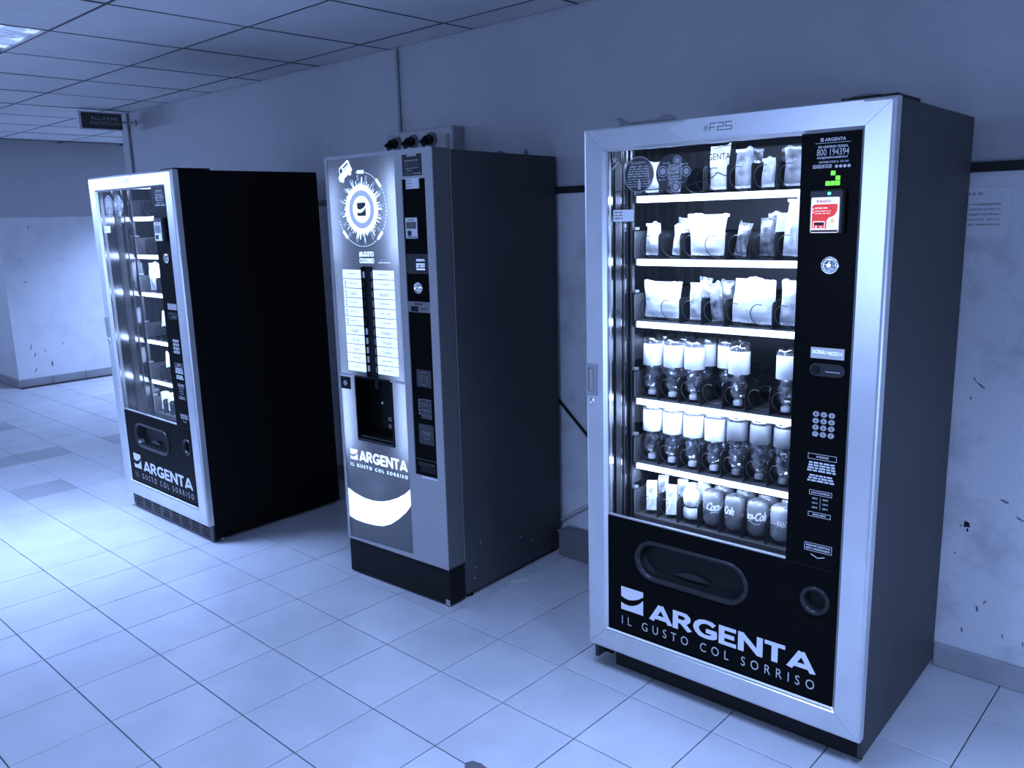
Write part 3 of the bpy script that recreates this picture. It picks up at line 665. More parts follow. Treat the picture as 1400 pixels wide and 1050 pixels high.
    for k, (a, b) in enumerate((('0,05 €', '0,50 €'), ('0,10 €', '1,00 €'), ('0,20 €', '2,00 €'))): text(g, a, .766, .781, .781 - .013 * k, .787 - .013 * k, y, .02); text(g, b, .795, .810, .781 - .013 * k, .787 - .013 * k, y, .02)
    g.poly([(.7882, .753), (.7890, .753), (.7890, .788), (.7882, .788)], y)
    g.rings([at_y(rrect(.756, .819, .731, .7445, .001, 1), y), at_y(rrect(.7572, .8178, .7322, .7433, .001, 1), y)], smooth=False); text(g, 'RENDE IL RESTO', .769, .806, .735, .740, y, .03)
    g.rings([at_y(rrect(.750, .827, .629, .653, .001, 1), y), at_y(rrect(.7512, .8258, .6302, .6518, .001, 1), y)], smooth=False); text(g, "PRELEVARE L'EVENTUALE", .755, .822, .6425, .6485, y, .03); text(g, 'RESTO O MONETE INSERITE', .755, .822, .6335, .6395, y, .03)
    stroke(g, [(.769, .620), (.789, .6115), (.808, .618)], .002, y); g.build('notice_print', WHITE2, cp)
    k = MB().lathe([(.0245, .010), (.0245, .006), (.0225, .003), (.020, .002), (.0185, .004), (.013, .0035), (.0115, .001), (.005, -.001)], 28, (.786, 0, 1.425), 'y').build('coin_button', CHROME, r)
    ld = MB().box(.745, .834, .0078, .0105, 1.177, 1.2065).build('display', mat('lit_display' + kind, .2, .3, emit=.42 if big else .12, ecol=LED), r)
    if big: g = MB(); text(g, 'SCEGLI', .750, .787, 1.190, 1.1995, .0074, .03); text(g, 'PREZZO 0', .791, .829, 1.188, 1.1975, .0074, .02); g.build('display_text', mat('display_text', .8, .4, emit=1.2, ecol=LED), ld)
    sl = MB().prism(stad(.7915, 1.147, .0475, .0175, 8), .0055, .0105).build('coin_slot', LIPM, r)
    MB().lathe([(.0115, .0056), (.0112, .003), (.008, .0035), (.001, .0035)], 20, (.762, 0, 1.147), 'y').build('reject_button', BLACK, sl)
    MB().box(.789, .826, .0045, .0056, 1.1445, 1.1475).build('slit', DKPRINT, sl); MB().box(.788, .827, .003, .0056, 1.142, 1.1442).build('slit_edge', STEEL, sl)
    for a in range(3):
        for b in range(4):
            kx, kz = .767 + .0213 * a, 1.024 - .0186 * b
            o = MB().prism(stad(kx, kz, .0085, .0072, 6), .0065, .0101).build('key', mat('key_cap', .38, .4), r)
            g = MB(); text(g, '123456789*0#'[b * 3 + a], kx - .0022, kx + .0022, kz - .0034, kz + .0034, .0062, .03); g.build('key_digit', DKPRINT, o)
    MB().box(.7, IR, .0097, .0102, .5815, .5826).build('panel_seam', LIPM, r)
    reader(r, big)
    # handle and lock
    g = MB().holed([(.005, .990), (.049, .990), (.049, 1.094), (.005, 1.094)], [[(.014, 1.002), (.034, 1.002), (.034, 1.081), (.014, 1.081)]], -.003)
    g.rings([at_y([(.005, .990), (.049, .990), (.049, 1.094), (.005, 1.094)], q) for q in (-.003, .0015)], smooth=False); g.rings([at_y([(.014, 1.002), (.034, 1.002), (.034, 1.081), (.014, 1.081)], q) for q in (-.003, -.0006)], True, False, True, False)
    hd = g.build('door_handle', mat('handle_grey', .28, .4, .3), r); MB().box(.020, .033, -.0055, -.0008, 1.006, 1.077, .001).build('grip', STEEL, hd)
    MB().lathe([(.0125, 0), (.0125, -.003), (.010, -.005), (.004, -.005), (.003, -.0035)], 20, (.026, .0005, .967), 'y').build('door_lock', CHROME, r)
    # maker's mark
    g = MB(); z0, z1 = 1.791, 1.811
    g.rings([at_y(circ(.4255, 1.8, q, 16), -.0012) for q in (.0075, .0062)]); stroke(g, [(.419, 1.8), (.432, 1.8)], .0014, -.0012); g.rings([at_y(circ(.4255, 1.8, q, 12), -.0012) for q in (.004, .003)])
    stroke(g, [(.438, z0), (.438, z1), (.456, z1)], .0028, -.0012); stroke(g, [(.438, 1.8), (.453, 1.8)], .0028, -.0012)
    stroke(g, [(.459, z1), (.478, z1), (.478, 1.8), (.461, 1.8), (.461, z0), (.480, z0)], .0028, -.0012); stroke(g, [(.504, z1), (.485, z1), (.485, 1.8), (.503, 1.8), (.503, z0), (.482, z0)], .0028, -.0012)
    g.build('maker_mark', mat('maker_mark', .20, .5), r)
    MB().box(.79, W - .004, .02, .20, H - .0015, H + .007, .002).build('hinge_cover', BLACK, r)
    # shelves
    for n, z in enumerate(SHV + [.520]):
        sh = MB(); sh.box(.068, .66, SF + .004, SF + .47, z + .006, z + .010); sh.box(.068, .071, SF, SF + .46, z, z + .10); sh.box(.068, .66, SF + .002, SF + .010, z - .012, z + .010)
        sh = sh.build('shelf', TRAY, r)
        if n < 5:
            MB().box(.079, .655, SF - .006, SF + .001, z - .010, z + .009, .002).build('price_rail', RAIL, sh)
        MB().box(.0675, .0705, SF - .003, SF + .004, z + .012, z + .098).build('bright_edge', STEEL, sh)
        for k in range(7 if big else 3):
            o = link('spiral_coil', COILM, sh); o.location = (LANE[k], SF + .004, z + .0112)
            if k and (n, k) not in NODIV: o = link('lane_divider', DIVM, sh); o.location = ((LANE[k] + LANE[k - 1]) / 2 + .002, SF + .012, z + .0102)
        if n: MB().box(.061, .074, SF - .004, SF + .02, z + .104, z + .113, .001).build('bracket_clip', STEEL, r)
    g = MB(); g.box(.053, .060, SF - .002, SF + .012, .43, 1.78); g.build('rack_post', mat('post_steel', .10, .3, .7), r)
    g = MB(); g.box(.050, .054, .10, .13, .43, 1.78); g.box(.050, .053, .15, .155, .43, 1.78); g.build('light_channel', MATS['post_steel'], r)
    # feet / plinth
    if big:
        for a, b in ((.09, .10), (W - .09, .10), (.09, D - .09), (W - .09, D - .09)):
            f = MB().lathe([(.022, 0), (.024, .004), (.022, .010), (.009, .014), (.009, .095)], 18, (a, b, 0)).build('foot', mat('foot_steel', .10, .4, .6), r)
        g = MB(); g.box(.05, .07, .07, D - .02, .055, .10); g.box(W - .14, W - .13, .07, D - .05, .03, .10); g.box(.075, W - .008, .062, .070, .010, .100); g.box(.012, .05, .075, .09, .035, .1); g.build('shade_skirt_brackets', BLACK, r)  # front sheet added to blacken the shade under the door; left bracket is real
        g = MB(); g.box(.12, .135, .068, .071, .05, .098); g.build('foot_bracket', STEEL, r)
        for a in (.862, .905):
            MB().lathe([(.009, 0), (.010, -.004), (.006, -.005), (.004, -.003)], 14, (a, .072, .062), 'y').build('bolt', STEEL, r)
        MB().box(.80, .926, .073, .09, .022, .098).build('corner_plate', BLACK, r)
    else:
        holes = []; g = MB(); nx, nz = 8, 6
        for a in range(nx):
            for b in range(nz): x = .055 + a * .108; z = .022 + b * .0145; holes.append([(x, z), (x + .075, z), (x + .075, z + .0055), (x, z + .0055)])
        o4 = [(.03, .004), (W - .004, .004), (W - .004, .118), (.03, .118)]
        g.holed(o4, holes, .030); g.rings([at_y(o4, .030), at_y(o4, .06)], True, False, False, False)
        for hh in holes: g.rings([at_y(hh, .030), at_y(hh, .042)], True, False, True, False)
        g.build('plinth_grille', mat('plinth_plastic', .016, .4), r)
        for a, b in ((.05, D - .05), (W - .05, D - .05), (W - .04, .09)): MB().lathe([(.02, 0), (.022, .004), (.01, .012), (.01, .03)], 16, (a, b, 0)).build('foot', STEEL, r)
    # the machine's own light bars: one along each shelf front and one under the door head
    bars = [(x, SF - .010, z - .013, .27, (0, .62, -.78), p) for z in SHV for x, p in ((.215, 2.3), (.50, 1.0))] + [(x, .062, 1.772, .29, (0, .72, -.7), p) for x, p in ((.235, 2.3), (.53, 1.1))]
    for x, yy, z, ln, dr, PL in bars:
        a = area('shelf_light', (0, 0, 0), ln, .010, PL, (0, 0, -1), LED, 180); d = Vector(dr).normalized(); X = Vector((1, 0, 0)); Z = -d; Y = Z.cross(X)
        a.parent = r; a.matrix_local = Matrix(((X.x, Y.x, Z.x, x), (X.y, Y.y, Z.y, yy), (X.z, Y.z, Z.z, z), (0, 0, 0, 1)))
    return r
def pose(x, y, yaw, pitch, roll, z=0):
    return Matrix.Translation((x, y, z)) @ Matrix.Rotation(yaw, 4, 'Z') @ Matrix.Rotation(roll, 4, 'Y') @ Matrix.Rotation(pitch, 4, 'X')
MC = pose(.9822, .0587, .0252, .0006, -.0007)
MA = pose(-2.1082, -.2473, .0100, .0042, .0040)
near = snack_machine(MC, 'large silver-framed snack and drink machine nearest the camera, dark grey side, red card label', 'near')
far = snack_machine(MA, 'silver-framed snack machine with a black side, farthest left of the three', 'far')
# torn protective film and loose plastic on the near machine
FILM = mat('protective_film', .66, .30, .5)
MB().prism([(.36, 1.775), (.845, 1.775), (.868, 1.792), (.880, 1.806), (.872, 1.811), (.866, 1.816), (.856, 1.813), (.853, 1.819), (.855, 1.8285), (.36, 1.8285), (.352, 1.819), (.338, 1.817), (.318, 1.812), (.305, 1.806), (.33, 1.79)], -.0007, -.0001).build('torn_film', FILM, near)
g = MB(); rnd = random.Random(5); R = []
for k in range(13):
    t = k / 12; R.append([(.115 + .20 * t, .012 + .020 * s, H + .0015 + (.022 * math.exp(-((t - .06) / .1) ** 2) + .016 * math.exp(-((t - .9) / .12) ** 2) + .006) * (1 - abs(s)) * rnd.uniform(.75, 1.1)) for s in (-1, -.4, .1, .6, 1)])
g.rings(R, close=False); o = g.build('plastic_scrap', glass_mat('crumpled_plastic', (.7, .7, .7), .2, .4, (.45, .45, .45)))
o.matrix_world = MC; tag(o, 'crumpled scrap of clear plastic film lying on top of the near snack machine', 'plastic film')
g = MB(); g.rings([[(.80 + .11 * k / 8, .006 + q, H + .0015 + .010 * math.sin(PI * k / 8) * (1 - abs(q) * 20)) for q in (0, .02, .04)] for k in range(9)], close=False)
o = g.build('plastic_strip', MATS['crumpled_plastic'], near)

# ------------------------------------------------------------------ goods in the near machine
def shelf_z(n): return (SHV + [.520])[n] + .0105
def put(MM, k, n, w=.238, dx=0, rx=0, ry=0, rz=0, dz=0): 
    x = LANE[k] if isinstance(k, int) else k
    return MM @ Matrix.Translation((x + dx, w, shelf_z(n) + .0085 + dz)) @ Matrix.Rotation(ry, 4, 'Y') @ Matrix.Rotation(rx, 4, 'X') @ Matrix.Rotation(rz, 4, 'Z')
ORD = ['first', 'second', 'third', 'fourth', 'fifth', 'sixth', 'seventh']
ROW = ['top', 'second', 'third', 'fourth', 'fifth', 'bottom']
def lb(what, k, n, mach='near'): return f"{what}, {ORD[k]} lane of {mach} machine's {ROW[n]} shelf"
# top shelf
g1 = 'snacks on the top shelf'
packet(put(MC, 0, 0), 'snack_packet', .060, .098, .030, 'white', lb('white snack packet behind the round stickers', 0, 0), g1, 1)
packet(put(MC, 1, 0), 'snack_packet', .062, .088, .030, 'white', lb('short white snack packet behind the second round sticker', 1, 0), g1, 2)
packet(put(MC, 3, 0), 'snack_packet', .066, .132, .026, 'pale', lb('tall pale packet behind the black lettering', 3, 0), g1, 3)
packet(put(MC, 4, 0), 'snack_packet', .056, .118, .026, 'print', lb('printed hanging packet with a dark band', 4, 0), g1, 4)
packet(put(MC, 5, 0), 'snack_packet', .044, .086, .028, 'pale', lb('narrow cone-shaped pale packet', 5, 0), g1, 5, cat='snack')
packet(put(MC, 6, 0), 'snack_packet', .062, .112, .028, 'print', lb('striped light packet', 6, 0), g1, 6)
packet(put(MC, 4, 0, .3160), 'snack_packet', .058, .120, .026, 'silver', 'silver packet waiting behind the printed one, fifth lane of the top shelf', g1, 7)
packet(put(MC, 5, 0, .3940), 'snack_packet', .06, .118, .026, 'silver', 'silver packet standing at the back of the sixth lane, top shelf', g1, 8)
# second shelf
g2 = 'snacks on the second shelf'
packet(put(MC, 0, 1), 'snack_packet', .058, .106, .028, 'white', lb('plain white packet', 0, 1), g2, 11)
packet(put(MC, 1, 1, .238, .012, 0, .10), 'snack_packet', .040, .098, .024, 'white', lb('narrow leaning white packet', 1, 1), g2, 12)
packet(put(MC, 1, 1, .3160), 'snack_packet', .055, .118, .024, 'silver', 'silver packet behind the leaning white one, second lane of the second shelf', g2, 13)
packet(put(MC, .3085, 1, .238, 0), 'snack_bag', .142, .130, .026, 'white', 'widest plain white bag across the third and fourth lanes, second shelf of the near machine', g2, 14, lean=.04, flare=.34)
packet(put(MC, 4, 1, .238, -.006, 0, .20), 'snack_packet', .042, .104, .024, 'silver', lb('slanted crinkled silver packet', 4, 1), g2, 15)
packet(put(MC, 5, 1, .238, .004), 'snack_packet', .050, .116, .026, 'dark', lb('dark glittering foil packet', 5, 1), g2, 16)
packet(put(MC, 6, 1, .238, .0, 0, .06), 'snack_packet', .056, .168, .028, 'white', lb('tallest white packet', 6, 1), g2, 17)
packet(put(MC, 5, 1, .3160), 'snack_packet', .064, .128, .02, 'white', 'white packet behind the dark foil one, sixth lane of the second shelf', g2, 18)
# third shelf
g3 = 'snacks on the third shelf'
packet(put(MC, .1500, 2, .238), 'snack_bag', .140, .122, .028, 'white', 'bulging white bread bag across the first two lanes, third shelf of the near machine', g3, 21)
packet(put(MC, 2, 2, .238, .004), 'snack_packet', .044, .122, .026, 'pale', lb('slim pale pack with a dark vertical word', 2, 2), g3, 22)
g = MB(); text(g, 'TUC', -.024, .024, -.006, .006, 0, .02); o = g.build('lettering', GREYP, bpy.data.objects[[q.name for q in COL.objects if q.get('label') == lb('slim pale pack with a dark vertical word', 2, 2)][0]])
o.location = (-.004, -.0160, .074); o.rotation_euler = (0, -PI / 2, 0)
packet(put(MC, 3, 2, .238, .006, 0, -.14), 'snack_packet', .046, .124, .024, 'silver', lb('crinkled silver packet tilted sideways', 3, 2), g3, 23)
packet(put(MC, 3, 2, .3160, 0), 'snack_packet', .05, .126, .024, 'dark', 'dark foil packet behind the tilted silver one, third shelf', g3, 27)
packet(put(MC, .4665, 2, .238, 0, 0, .03), 'crisp_bag', .136, .138, .028, 'white', 'big white crisp bag across the fifth and sixth lanes, third shelf of the near machine', g3, 24, lean=.05)
packet(put(MC, .588, 2, .238, 0, 0, 0), 'snack_packet', .066, .136, .028, 'pale', lb('pale printed bag', 6, 2), g3, 25, lean=.04)
packet(put(MC, 2, 2, .3160), 'snack_packet', .05, .132, .024, 'silver', 'silver packet behind the slim pale pack, third shelf', g3, 26)
# fourth and fifth shelves: bottles standing on their caps
g4 = 'water bottles on the fourth shelf'; TL = -.030
for k in (0, 1, 2, 4, 6): bottle(put(MC, k, 3, .238, 0, TL, 0, .9 * k), lb('upside-down clear water bottle with a white label', k, 3), g4)
for k in (0, 1, 2, 3): bottle(put(MC, k, 3, .3160, 0, TL, 0, .7 * k + .3), f'water bottle in the second rank of the {ORD[k]} lane, fourth shelf', g4)
bottle(put(MC, 3, 3, .3940, 0, TL, 0, 2.1), 'rearmost visible water bottle, in the fourth lane of the fourth shelf', g4)
g5 = 'bottles on the fifth shelf'
for k in range(7):
    if k < 4: bottle(put(MC, k, 4, .238, 0, TL, 0, 1.1 * k + .5), lb('upside-down clear water bottle with white cap', k, 4), g5)
    else: bottle(put(MC, k, 4, .238, 0, TL, 0, 1.1 * k), lb('upside-down drink bottle with grey cap and grey label', k, 4), g5, 'soft')
for k in range(7): bottle(put(MC, k, 4, .3160, 0, TL, 0, .6 * k), f"{'clear water' if k < 4 else 'grey-labelled drink'} bottle in the second rank of the {ORD[k]} lane, fifth shelf", g5, 'water' if k < 4 else 'soft')
# bottom shelf
g6 = 'cartons and cans on the bottom shelf'
carton(put(MC, 0, 5, .238, 0, 0, 0, .5, dz=.006), 'small juice carton standing alone at the far left of the bottom shelf, near machine', g6)
carton(put(MC, 1, 5, .238, 0, 0, 0, .5, dz=.006), 'small juice carton at the front of the second lane, bottom shelf, near machine', g6)
carton(put(MC, 0, 5, .3160, 0, 0, 0, .5, dz=.006), 'juice carton in the second rank behind the leftmost one, bottom shelf', g6)
carton(put(MC, 1, 5, .3160, 0, 0, 0, .5, dz=.006), 'juice carton in the second rank of the second lane, bottom shelf', g6)
yogurt_bottle(put(MC, 2, 5, .238, dz=.0085), 'small waisted juice bottle in the third lane of the bottom shelf, near machine', g6)
yogurt_bottle(put(MC, 2, 5, .3160, 0, dz=.0085), 'waisted juice bottle in the second rank of the third lane, bottom shelf', g6)
for k, a0 in ((3, 1.12), (4, -1.05), (5, -.05)): can(put(MC, k, 5, .238, dz=.0065), lb('dark drink can with white script', k, 5), g6, 'Coca-Cola', a0)
can(put(MC, 6, 5, .238, dz=.0065), lb('pale drink can with block letters', 6, 5), g6, 'FANTA', .72)
for k in (3, 4, 5): can(put(MC, k, 5, .3160, 0, dz=.0065), f'dark drink can in the second rank of the {ORD[k]} lane, bottom shelf', g6, 'Coca-Cola', .9)
can(put(MC, 6, 5, .3160, 0, dz=.0065), 'pale drink can in the second rank of the last lane, bottom shelf', g6, 'FANTA', 1.2)
# ------------------------------------------------------------------ goods in the far machine
gf = 'goods in the far machine'
packet(put(MA, 0, 0, .3160), 'snack_packet', .03, .06, .02, 'white', 'small white packet on the top shelf of the far machine', gf, 31)
packet(put(MA, 0, 0, .3940, 0), 'snack_packet', .07, .120, .02, 'white', 'white packet at the back of the top shelf, far machine', gf, 32)
packet(put(MA, 0, 1, .238), 'snack_packet', .03, .060, .02, 'white', 'small white packet in the first lane, second shelf of the far machine', gf, 33)
packet(put(MA, 1, 1, .3160), 'snack_packet', .03, .075, .02, 'white', 'slim white packet in the second lane, second shelf of the far machine', gf, 34)
packet(put(MA, 0, 1, .3940, 0), 'snack_packet', .07, .118, .02, 'white', 'white packet at the back of the second shelf, far machine', gf, 35)
packet(put(MA, .148, 2, .238), 'snack_bag', .125, .150, .03, 'white', 'large plain white bag filling the third shelf of the far machine', gf, 36)
packet(put(MA, 1, 3, .238, 0, 0, .12), 'snack_packet', .05, .15, .024, 'white', 'slanted white packet on the fourth shelf of the far machine', gf, 37)
packet(put(MA, 0, 4, .238), 'snack_packet', .035, .06, .02, 'white', 'small white packet on the fifth shelf of the far machine', gf, 38)
packet(put(MA, 1, 4, .238, 0, 0, .12), 'snack_packet', .05, .15, .024, 'white', 'slanted white packet on the fifth shelf of the far machine', gf, 39)
carton(put(MA, 0, 5, .238, dz=.006), 'juice carton in the first lane, bottom shelf of the far machine', gf)
carton(put(MA, 1, 5, .238, dz=.006), 'juice carton in the second lane, bottom shelf of the far machine', gf)

# ================================================================== coffee machine
MBm = pose(-.3602, .0233, .0548, -.0054, -.0010); bw, bh, bd = .6294, 1.835, .771; ZD = .163
cof = root('coffee_machine', MBm, 'silver coffee machine with a backlit front and glowing smile, middle of the three', 'coffee machine')
g = MB(); g.box(.001, .016, .102, bd, .018, bh - .004); g.box(bw - .016, bw, .102, bd, .018, bh - .004, .003); g.box(.016, bw - .016, bd - .012, bd, .018, bh - .004); g.box(.016, bw - .016, .102, bd - .012, bh - .016, bh - .004); g.box(.016, bw - .016, .102, bd - .012, .018, .03)
g.build('cabinet', BODY_B, cof)
g = MB(); g.box(bw - .006, bw + .0015, .0945, .099, .17, bh - .002); g.build('door_seam', STEEL, cof)
g = MB(); g.box(bw - .012, bw, .004, .093, ZD, bh, .003); g.build('door_side', BODY_B2, cof)
g = MB(); g.box(0, .010, .004, .093, ZD, bh); g.box(.010, bw - .012, .004, .093, bh - .008, bh); g.box(.010, bw - .012, .004, .093, ZD, ZD + .006); g.build('door_shell', SILVER_B, cof)
# silver front frame with windows for the lit panel and the black column
pu0, pu1, pv0, pv1 = .015, .4245, .172, 1.822; cu0, cu1, cv0, cv1 = .4615, .588, .545, 1.724
g = MB().holed([(0, ZD), (bw, ZD), (bw, bh), (0, bh)], [[(pu0, pv0), (pu1, pv0 + .012), (pu1, pv1), (pu0, pv1)], [(cu0, cv0), (cu1, cv0), (cu1, cv1), (cu0, cv1)]], 0)
g.rings([at_y([(0, ZD), (bw, ZD), (bw, bh), (0, bh)], q) for q in (0, .004)], True, False, False, False)
for h4 in ([(pu0, pv0), (pu1, pv0 + .012), (pu1, pv1), (pu0, pv1)], [(cu0, cv0), (cu1, cv0), (cu1, cv1), (cu0, cv1)]): g.rings([at_y(h4, q) for q in (0, .006)], True, False, False, False)
g.build('door_frame', SILVER_B, cof)
rec = [(.111, .637), (.343, .637), (.343, .922), (.111, .922)]
g = MB().holed([(pu0, pv0), (pu1, pv0 + .012), (pu1, pv1), (pu0, pv1)], [rec, [(.190, .9225), (.259, .9225), (.259, 1.388), (.190, 1.388)]], .005); lp = g.build('lit_panel', PANEL_B, cof)
g = MB(); g.add([(pu0, .078, pv0), (pu1 + .03, .078, pv0), (pu1 + .03, .078, pv1), (pu0, .078, pv1)], [(0, 1, 2, 3)]); g.build('light_box', mat('light_box', .6, .8), cof)
for (x, z, ln, p) in ((.030, 1.57, .34, .62), (.412, 1.58, .34, 1.15), (.032, .74, .32, .85), (.410, .76, .32, .85), (.05, 1.14, .44, .40), (.40, 1.14, .44, .50), (.21, .44, .03, .02)):
    a = area('panel_tube', (0, 0, 0), ln, .012, p, (0, 0, -1), LED, 180); a.parent = cof
    a.matrix_local = Matrix(((0, -1, 0, x), (0, 0, 1, .070), (1, 0, 0, z), (0, 0, 0, 1))) if False else Matrix(((0, 1, 0, x), (0, 0, 1, .072), (1, 0, 0, z), (0, 0, 0, 1)))
y = .0042
# smile
g = MB(); top = [(.0155, .400), (.06, .384), (.12, .373), (.18, .371), (.237, .378), (.29, .394), (.34, .415), (.39, .444), (.424, .472)]; bot = [(.424, .402), (.39, .362), (.34, .321), (.29, .287), (.237, .266), (.18, .258), (.12, .255), (.06, .257), (.0155, .266)]
g.poly(top + bot, y); g.build('smile', mat('backlit_smile', .8, .5, emit=2.6, ecol=LED), lp)
g = MB(); heavy(g, 'ARGENTA', .106, .409, .5405, .5885, y); logo_mark(g, .046, .094, .541, .5875, y); g.build('lettering', BACKLIT2, lp); words('IL GUSTO COL SORRISO', .044, .409, .509, .5245, y, .03, 1.6, BACKLIT2, lp)
# city wheel
CX, CZ = .214, 1.618
g = MB(); g.rings([at_y(circ(CX, CZ, q, 48), y) for q in (.098, .076)])
g.poly(circ(CX, CZ, .054, 40), y + .0002); rnd = random.Random(11)
for k in range(52):
    a = 2 * PI * k / 52 + rnd.uniform(-.03, .03); l = rnd.uniform(.003, .022) if k % 4 else rnd.uniform(.018, .030); hw = rnd.uniform(.0015, .005); ca, sa = math.cos(a), math.sin(a)
    g.poly([(CX + ca * q - sa * s, CZ + sa * q + ca * s) for q, s in ((.095, -hw), (.098 + l, -hw * .6), (.098 + l + (.004 if k % 3 else 0), 0), (.098 + l, hw * .6), (.095, hw))], y - k * 2e-6)
g.build('city_wheel', BACKLIT2, lp)
g = MB(); rnd = random.Random(3)
for k in range(16):
    a = 2 * PI * k / 16 + .1; ca, sa = math.cos(a), math.sin(a); q = .122 + rnd.uniform(0, .006)
    for t in range(3): s = (t - 1) * .0045; g.poly([(CX + ca * (q + e) - sa * (s + f), CZ + sa * (q + e) + ca * (s + f)) for e, f in ((-.012, -.0014), (.012, -.0014), (.012, .0014), (-.012, .0014))], y + .0001 - k * 1e-6)
g.rings([at_y(circ(CX, CZ, q, 40), y + .0003) for q in (.0755, .0545)]); g.build('pale_city_details', BACKLIT3, lp)
g = MB(); logo_mark(g, .188, .240, 1.592, 1.645, y - .0004); g.build('logo_mark', mat('dim_mark', .05, .5), lp)
g = MB(); RR = .148
for k in range(64):
    a0 = 2 * PI * k / 64; a1 = a0 + 2 * PI / 64 * .58
    if math.radians(100) < a0 < math.radians(192): continue
    P = [(CX + q * math.cos(a), CZ + q * math.sin(a)) for q in (RR - .0013, RR + .0013) for a in (a0, a1)]; g.poly([P[0], P[1], P[3], P[2]], y)
for deg in (88, 42, -45, 222):
    a = math.radians(deg); c = (CX + RR * math.cos(a), CZ + RR * math.sin(a)); t = a + PI / 2; ct, st_ = math.cos(t), math.sin(t)
    g.poly([(c[0] + e * ct - f * st_, c[1] + e * st_ + f * ct) for e, f in ((-.020, -.0065), (.020, -.0065), (.020, .0065), (-.020, .0065))], y - 1e-5)
g.build('route_ring', BACKLIT2, lp)
# little van
def vt(p, a=.52): x, z = p; return (.122 + .092 * ((x - .5) * math.cos(a) - (z - .3) * math.sin(a)), 1.768 + .092 * ((x - .5) * math.sin(a) + (z - .3) * math.cos(a)))
g = MB(); g.poly([vt(p) for p in [(.0, .12), (.02, .34), (.16, .40), (.28, .66), (.95, .66), (1.0, .60), (1.0, .12), (.9, .10), (.1, .10)]], y)
for cx in (.2, .78): g.poly([vt((cx + .1 * math.cos(t * PI / 8), .09 + .1 * math.sin(t * PI / 8))) for t in range(16)], y - 1e-5)
g.build('van_picture', BACKLIT2, lp)
g = MB(); g.poly([vt(p) for p in [(.2, .40), (.31, .60), (.42, .60), (.42, .40)]], y - .0004); g.poly([vt(p) for p in [(.52, .48), (.92, .48), (.92, .56), (.52, .56)]], y - .0004); g.poly([vt(p) for p in [(.48, .40), (.94, .40), (.94, .43), (.48, .43)]], y - .0004); g.build('van_windows', MATS['dim_mark'], lp)
g = MB(); text(g, '#ILGUSTO', .183, .273, 1.4265, 1.449, y, .035); text(g, 'COLSORRISO', .183, .273, 1.401, 1.4215, y, .03); text(g, 'VEP', .318, .3160, 1.408, 1.419, y, .03); g.poly([(.297, 1.4035), (.371, 1.4035), (.371, 1.4055), (.297, 1.4055)], y); g.build('tagline', BACKLIT2, lp)
# selection labels, eleven pairs
z1, z0 = 1.3735, .9395; hh = (z1 - z0) / 11
for k in range(11):
    zt = z1 - hh * k; zb_ = zt - hh + .0035
    for c, (a, b) in enumerate(((.0705, .187), (.262, .3865))):
        o = MB().prism([(a, zb_), (b, zb_), (b, zt), (a, zt)], .0034, .0049).build('selection_label', BACKLIT, cof)
        g = MB()
        if c == 0 and 1 <= k <= 5: g.rings([at_y(circ(a + .015, (zt + zb_) / 2 + .004, q, 12), .0030) for q in (.0068, .0040)], smooth=False); g.poly([(a + .012, zb_ + .004), (a + .018, zb_ + .004), (a + .018, zb_ + .0115), (a + .012, zb_ + .0115)], .0030); g.build('drink_icon', DKPRINT, o); g = MB()
        q0 = a + (.035 if c == 0 else .03); dashes(g, q0, b - .03, (zt + zb_) / 2 - .001, .0030, .0031, k * 7 + c, 1 + k % 3)
        if k in (2, 6, 7, 8): dashes(g, q0 + .008, b - .036, (zt + zb_) / 2 - .007, .0030, .0031, k * 5 + c, 1 + k % 2)
        g.build('drink_name', mat('faint_print', .30, .6, emit=.35, ecol=LED), o)
sl = MB(); sl.box(.190, .259, .012, .016, .922, 1.388); sl = sl.build('button_channel', BLACK, cof)
for x in (.1915, .2575): MB().box(x - .0018, x + .0018, .0015, .012, .924, 1.386).build('channel_edge', BLACK, sl)
for k in range(11):
    zc = z1 - hh * (k + .5)
    for x in (.198, .251): MB().box(x - .0035, x + .0035, .0055, .0122, zc - .013, zc + .013, .0012).build('selection_button', mat('button_glow', .35, .4, emit=.22, ecol=LED) if k in (0, 6, 7, 8, 9, 10) or x > .22 else LIPM, sl)
for a, b in ((.014, .113), (.339, .433)): MB().box(a, b, -.003, .005, .9165, .926, .001).build('divider_bar', SILVER, cof)
# cup recess
g = MB(); ins = [(.118, .650), (.336, .650), (.336, .915), (.118, .915)]
g.rings([at_y(rec, -.002), at_y(rec, .006)], smooth=False); g.rings([at_y(rec, -.002), at_y(ins, -.002)], smooth=False); g.rings([at_y(ins, -.002), at_y(ins, .070)], True, False, True, False); rc_ = g.build('cup_recess', mat('recess_black', .004, .3, spec=.15), cof)
g = MB(); g.box(.122, .332, .004, .066, .652, .662, .002); g.build('cup_grid', LIPM, rc_); MB().lathe([(.012, .914), (.012, .872), (.006, .868)], 14, (.22, .035, 0)).build('spout', BLACK, rc_)
MB().box(.112, .342, -.004, .004, .637, .650, .002).build('sill', LIPM, rc_)
g = MB()
for k in range(4): g.rings([at_y(circ(.245 + .0265 * k, .701 + .001 * k, q, 16), .0685) for q in (.010, .0072)]); g.poly(circ(.245 + .0265 * k, .701 + .001 * k, .0045, 10), .0685)
for k in range(2): dashes(g, .236, .3160, .735 - .009 * k, .005, .0685, k, 5)
g.build('recess_print', mat('recess_print', .35, .5), rc_)
MB().lathe([(.006, 0), (.006, -.003), (.002, -.004)], 12, (.205, .068, .80), 'y').build('spot', WHITE2, rc_)
# lock
lk = MB().box(.019, .078, -.002, .005, .858, .911, .002).build('lock_plate', BLACK, cof); MB().lathe([(.012, -.002), (.012, -.006), (.008, -.007), (.003, -.005)], 18, (.052, 0, .885), 'y').build('lock_barrel', STEEL, lk)
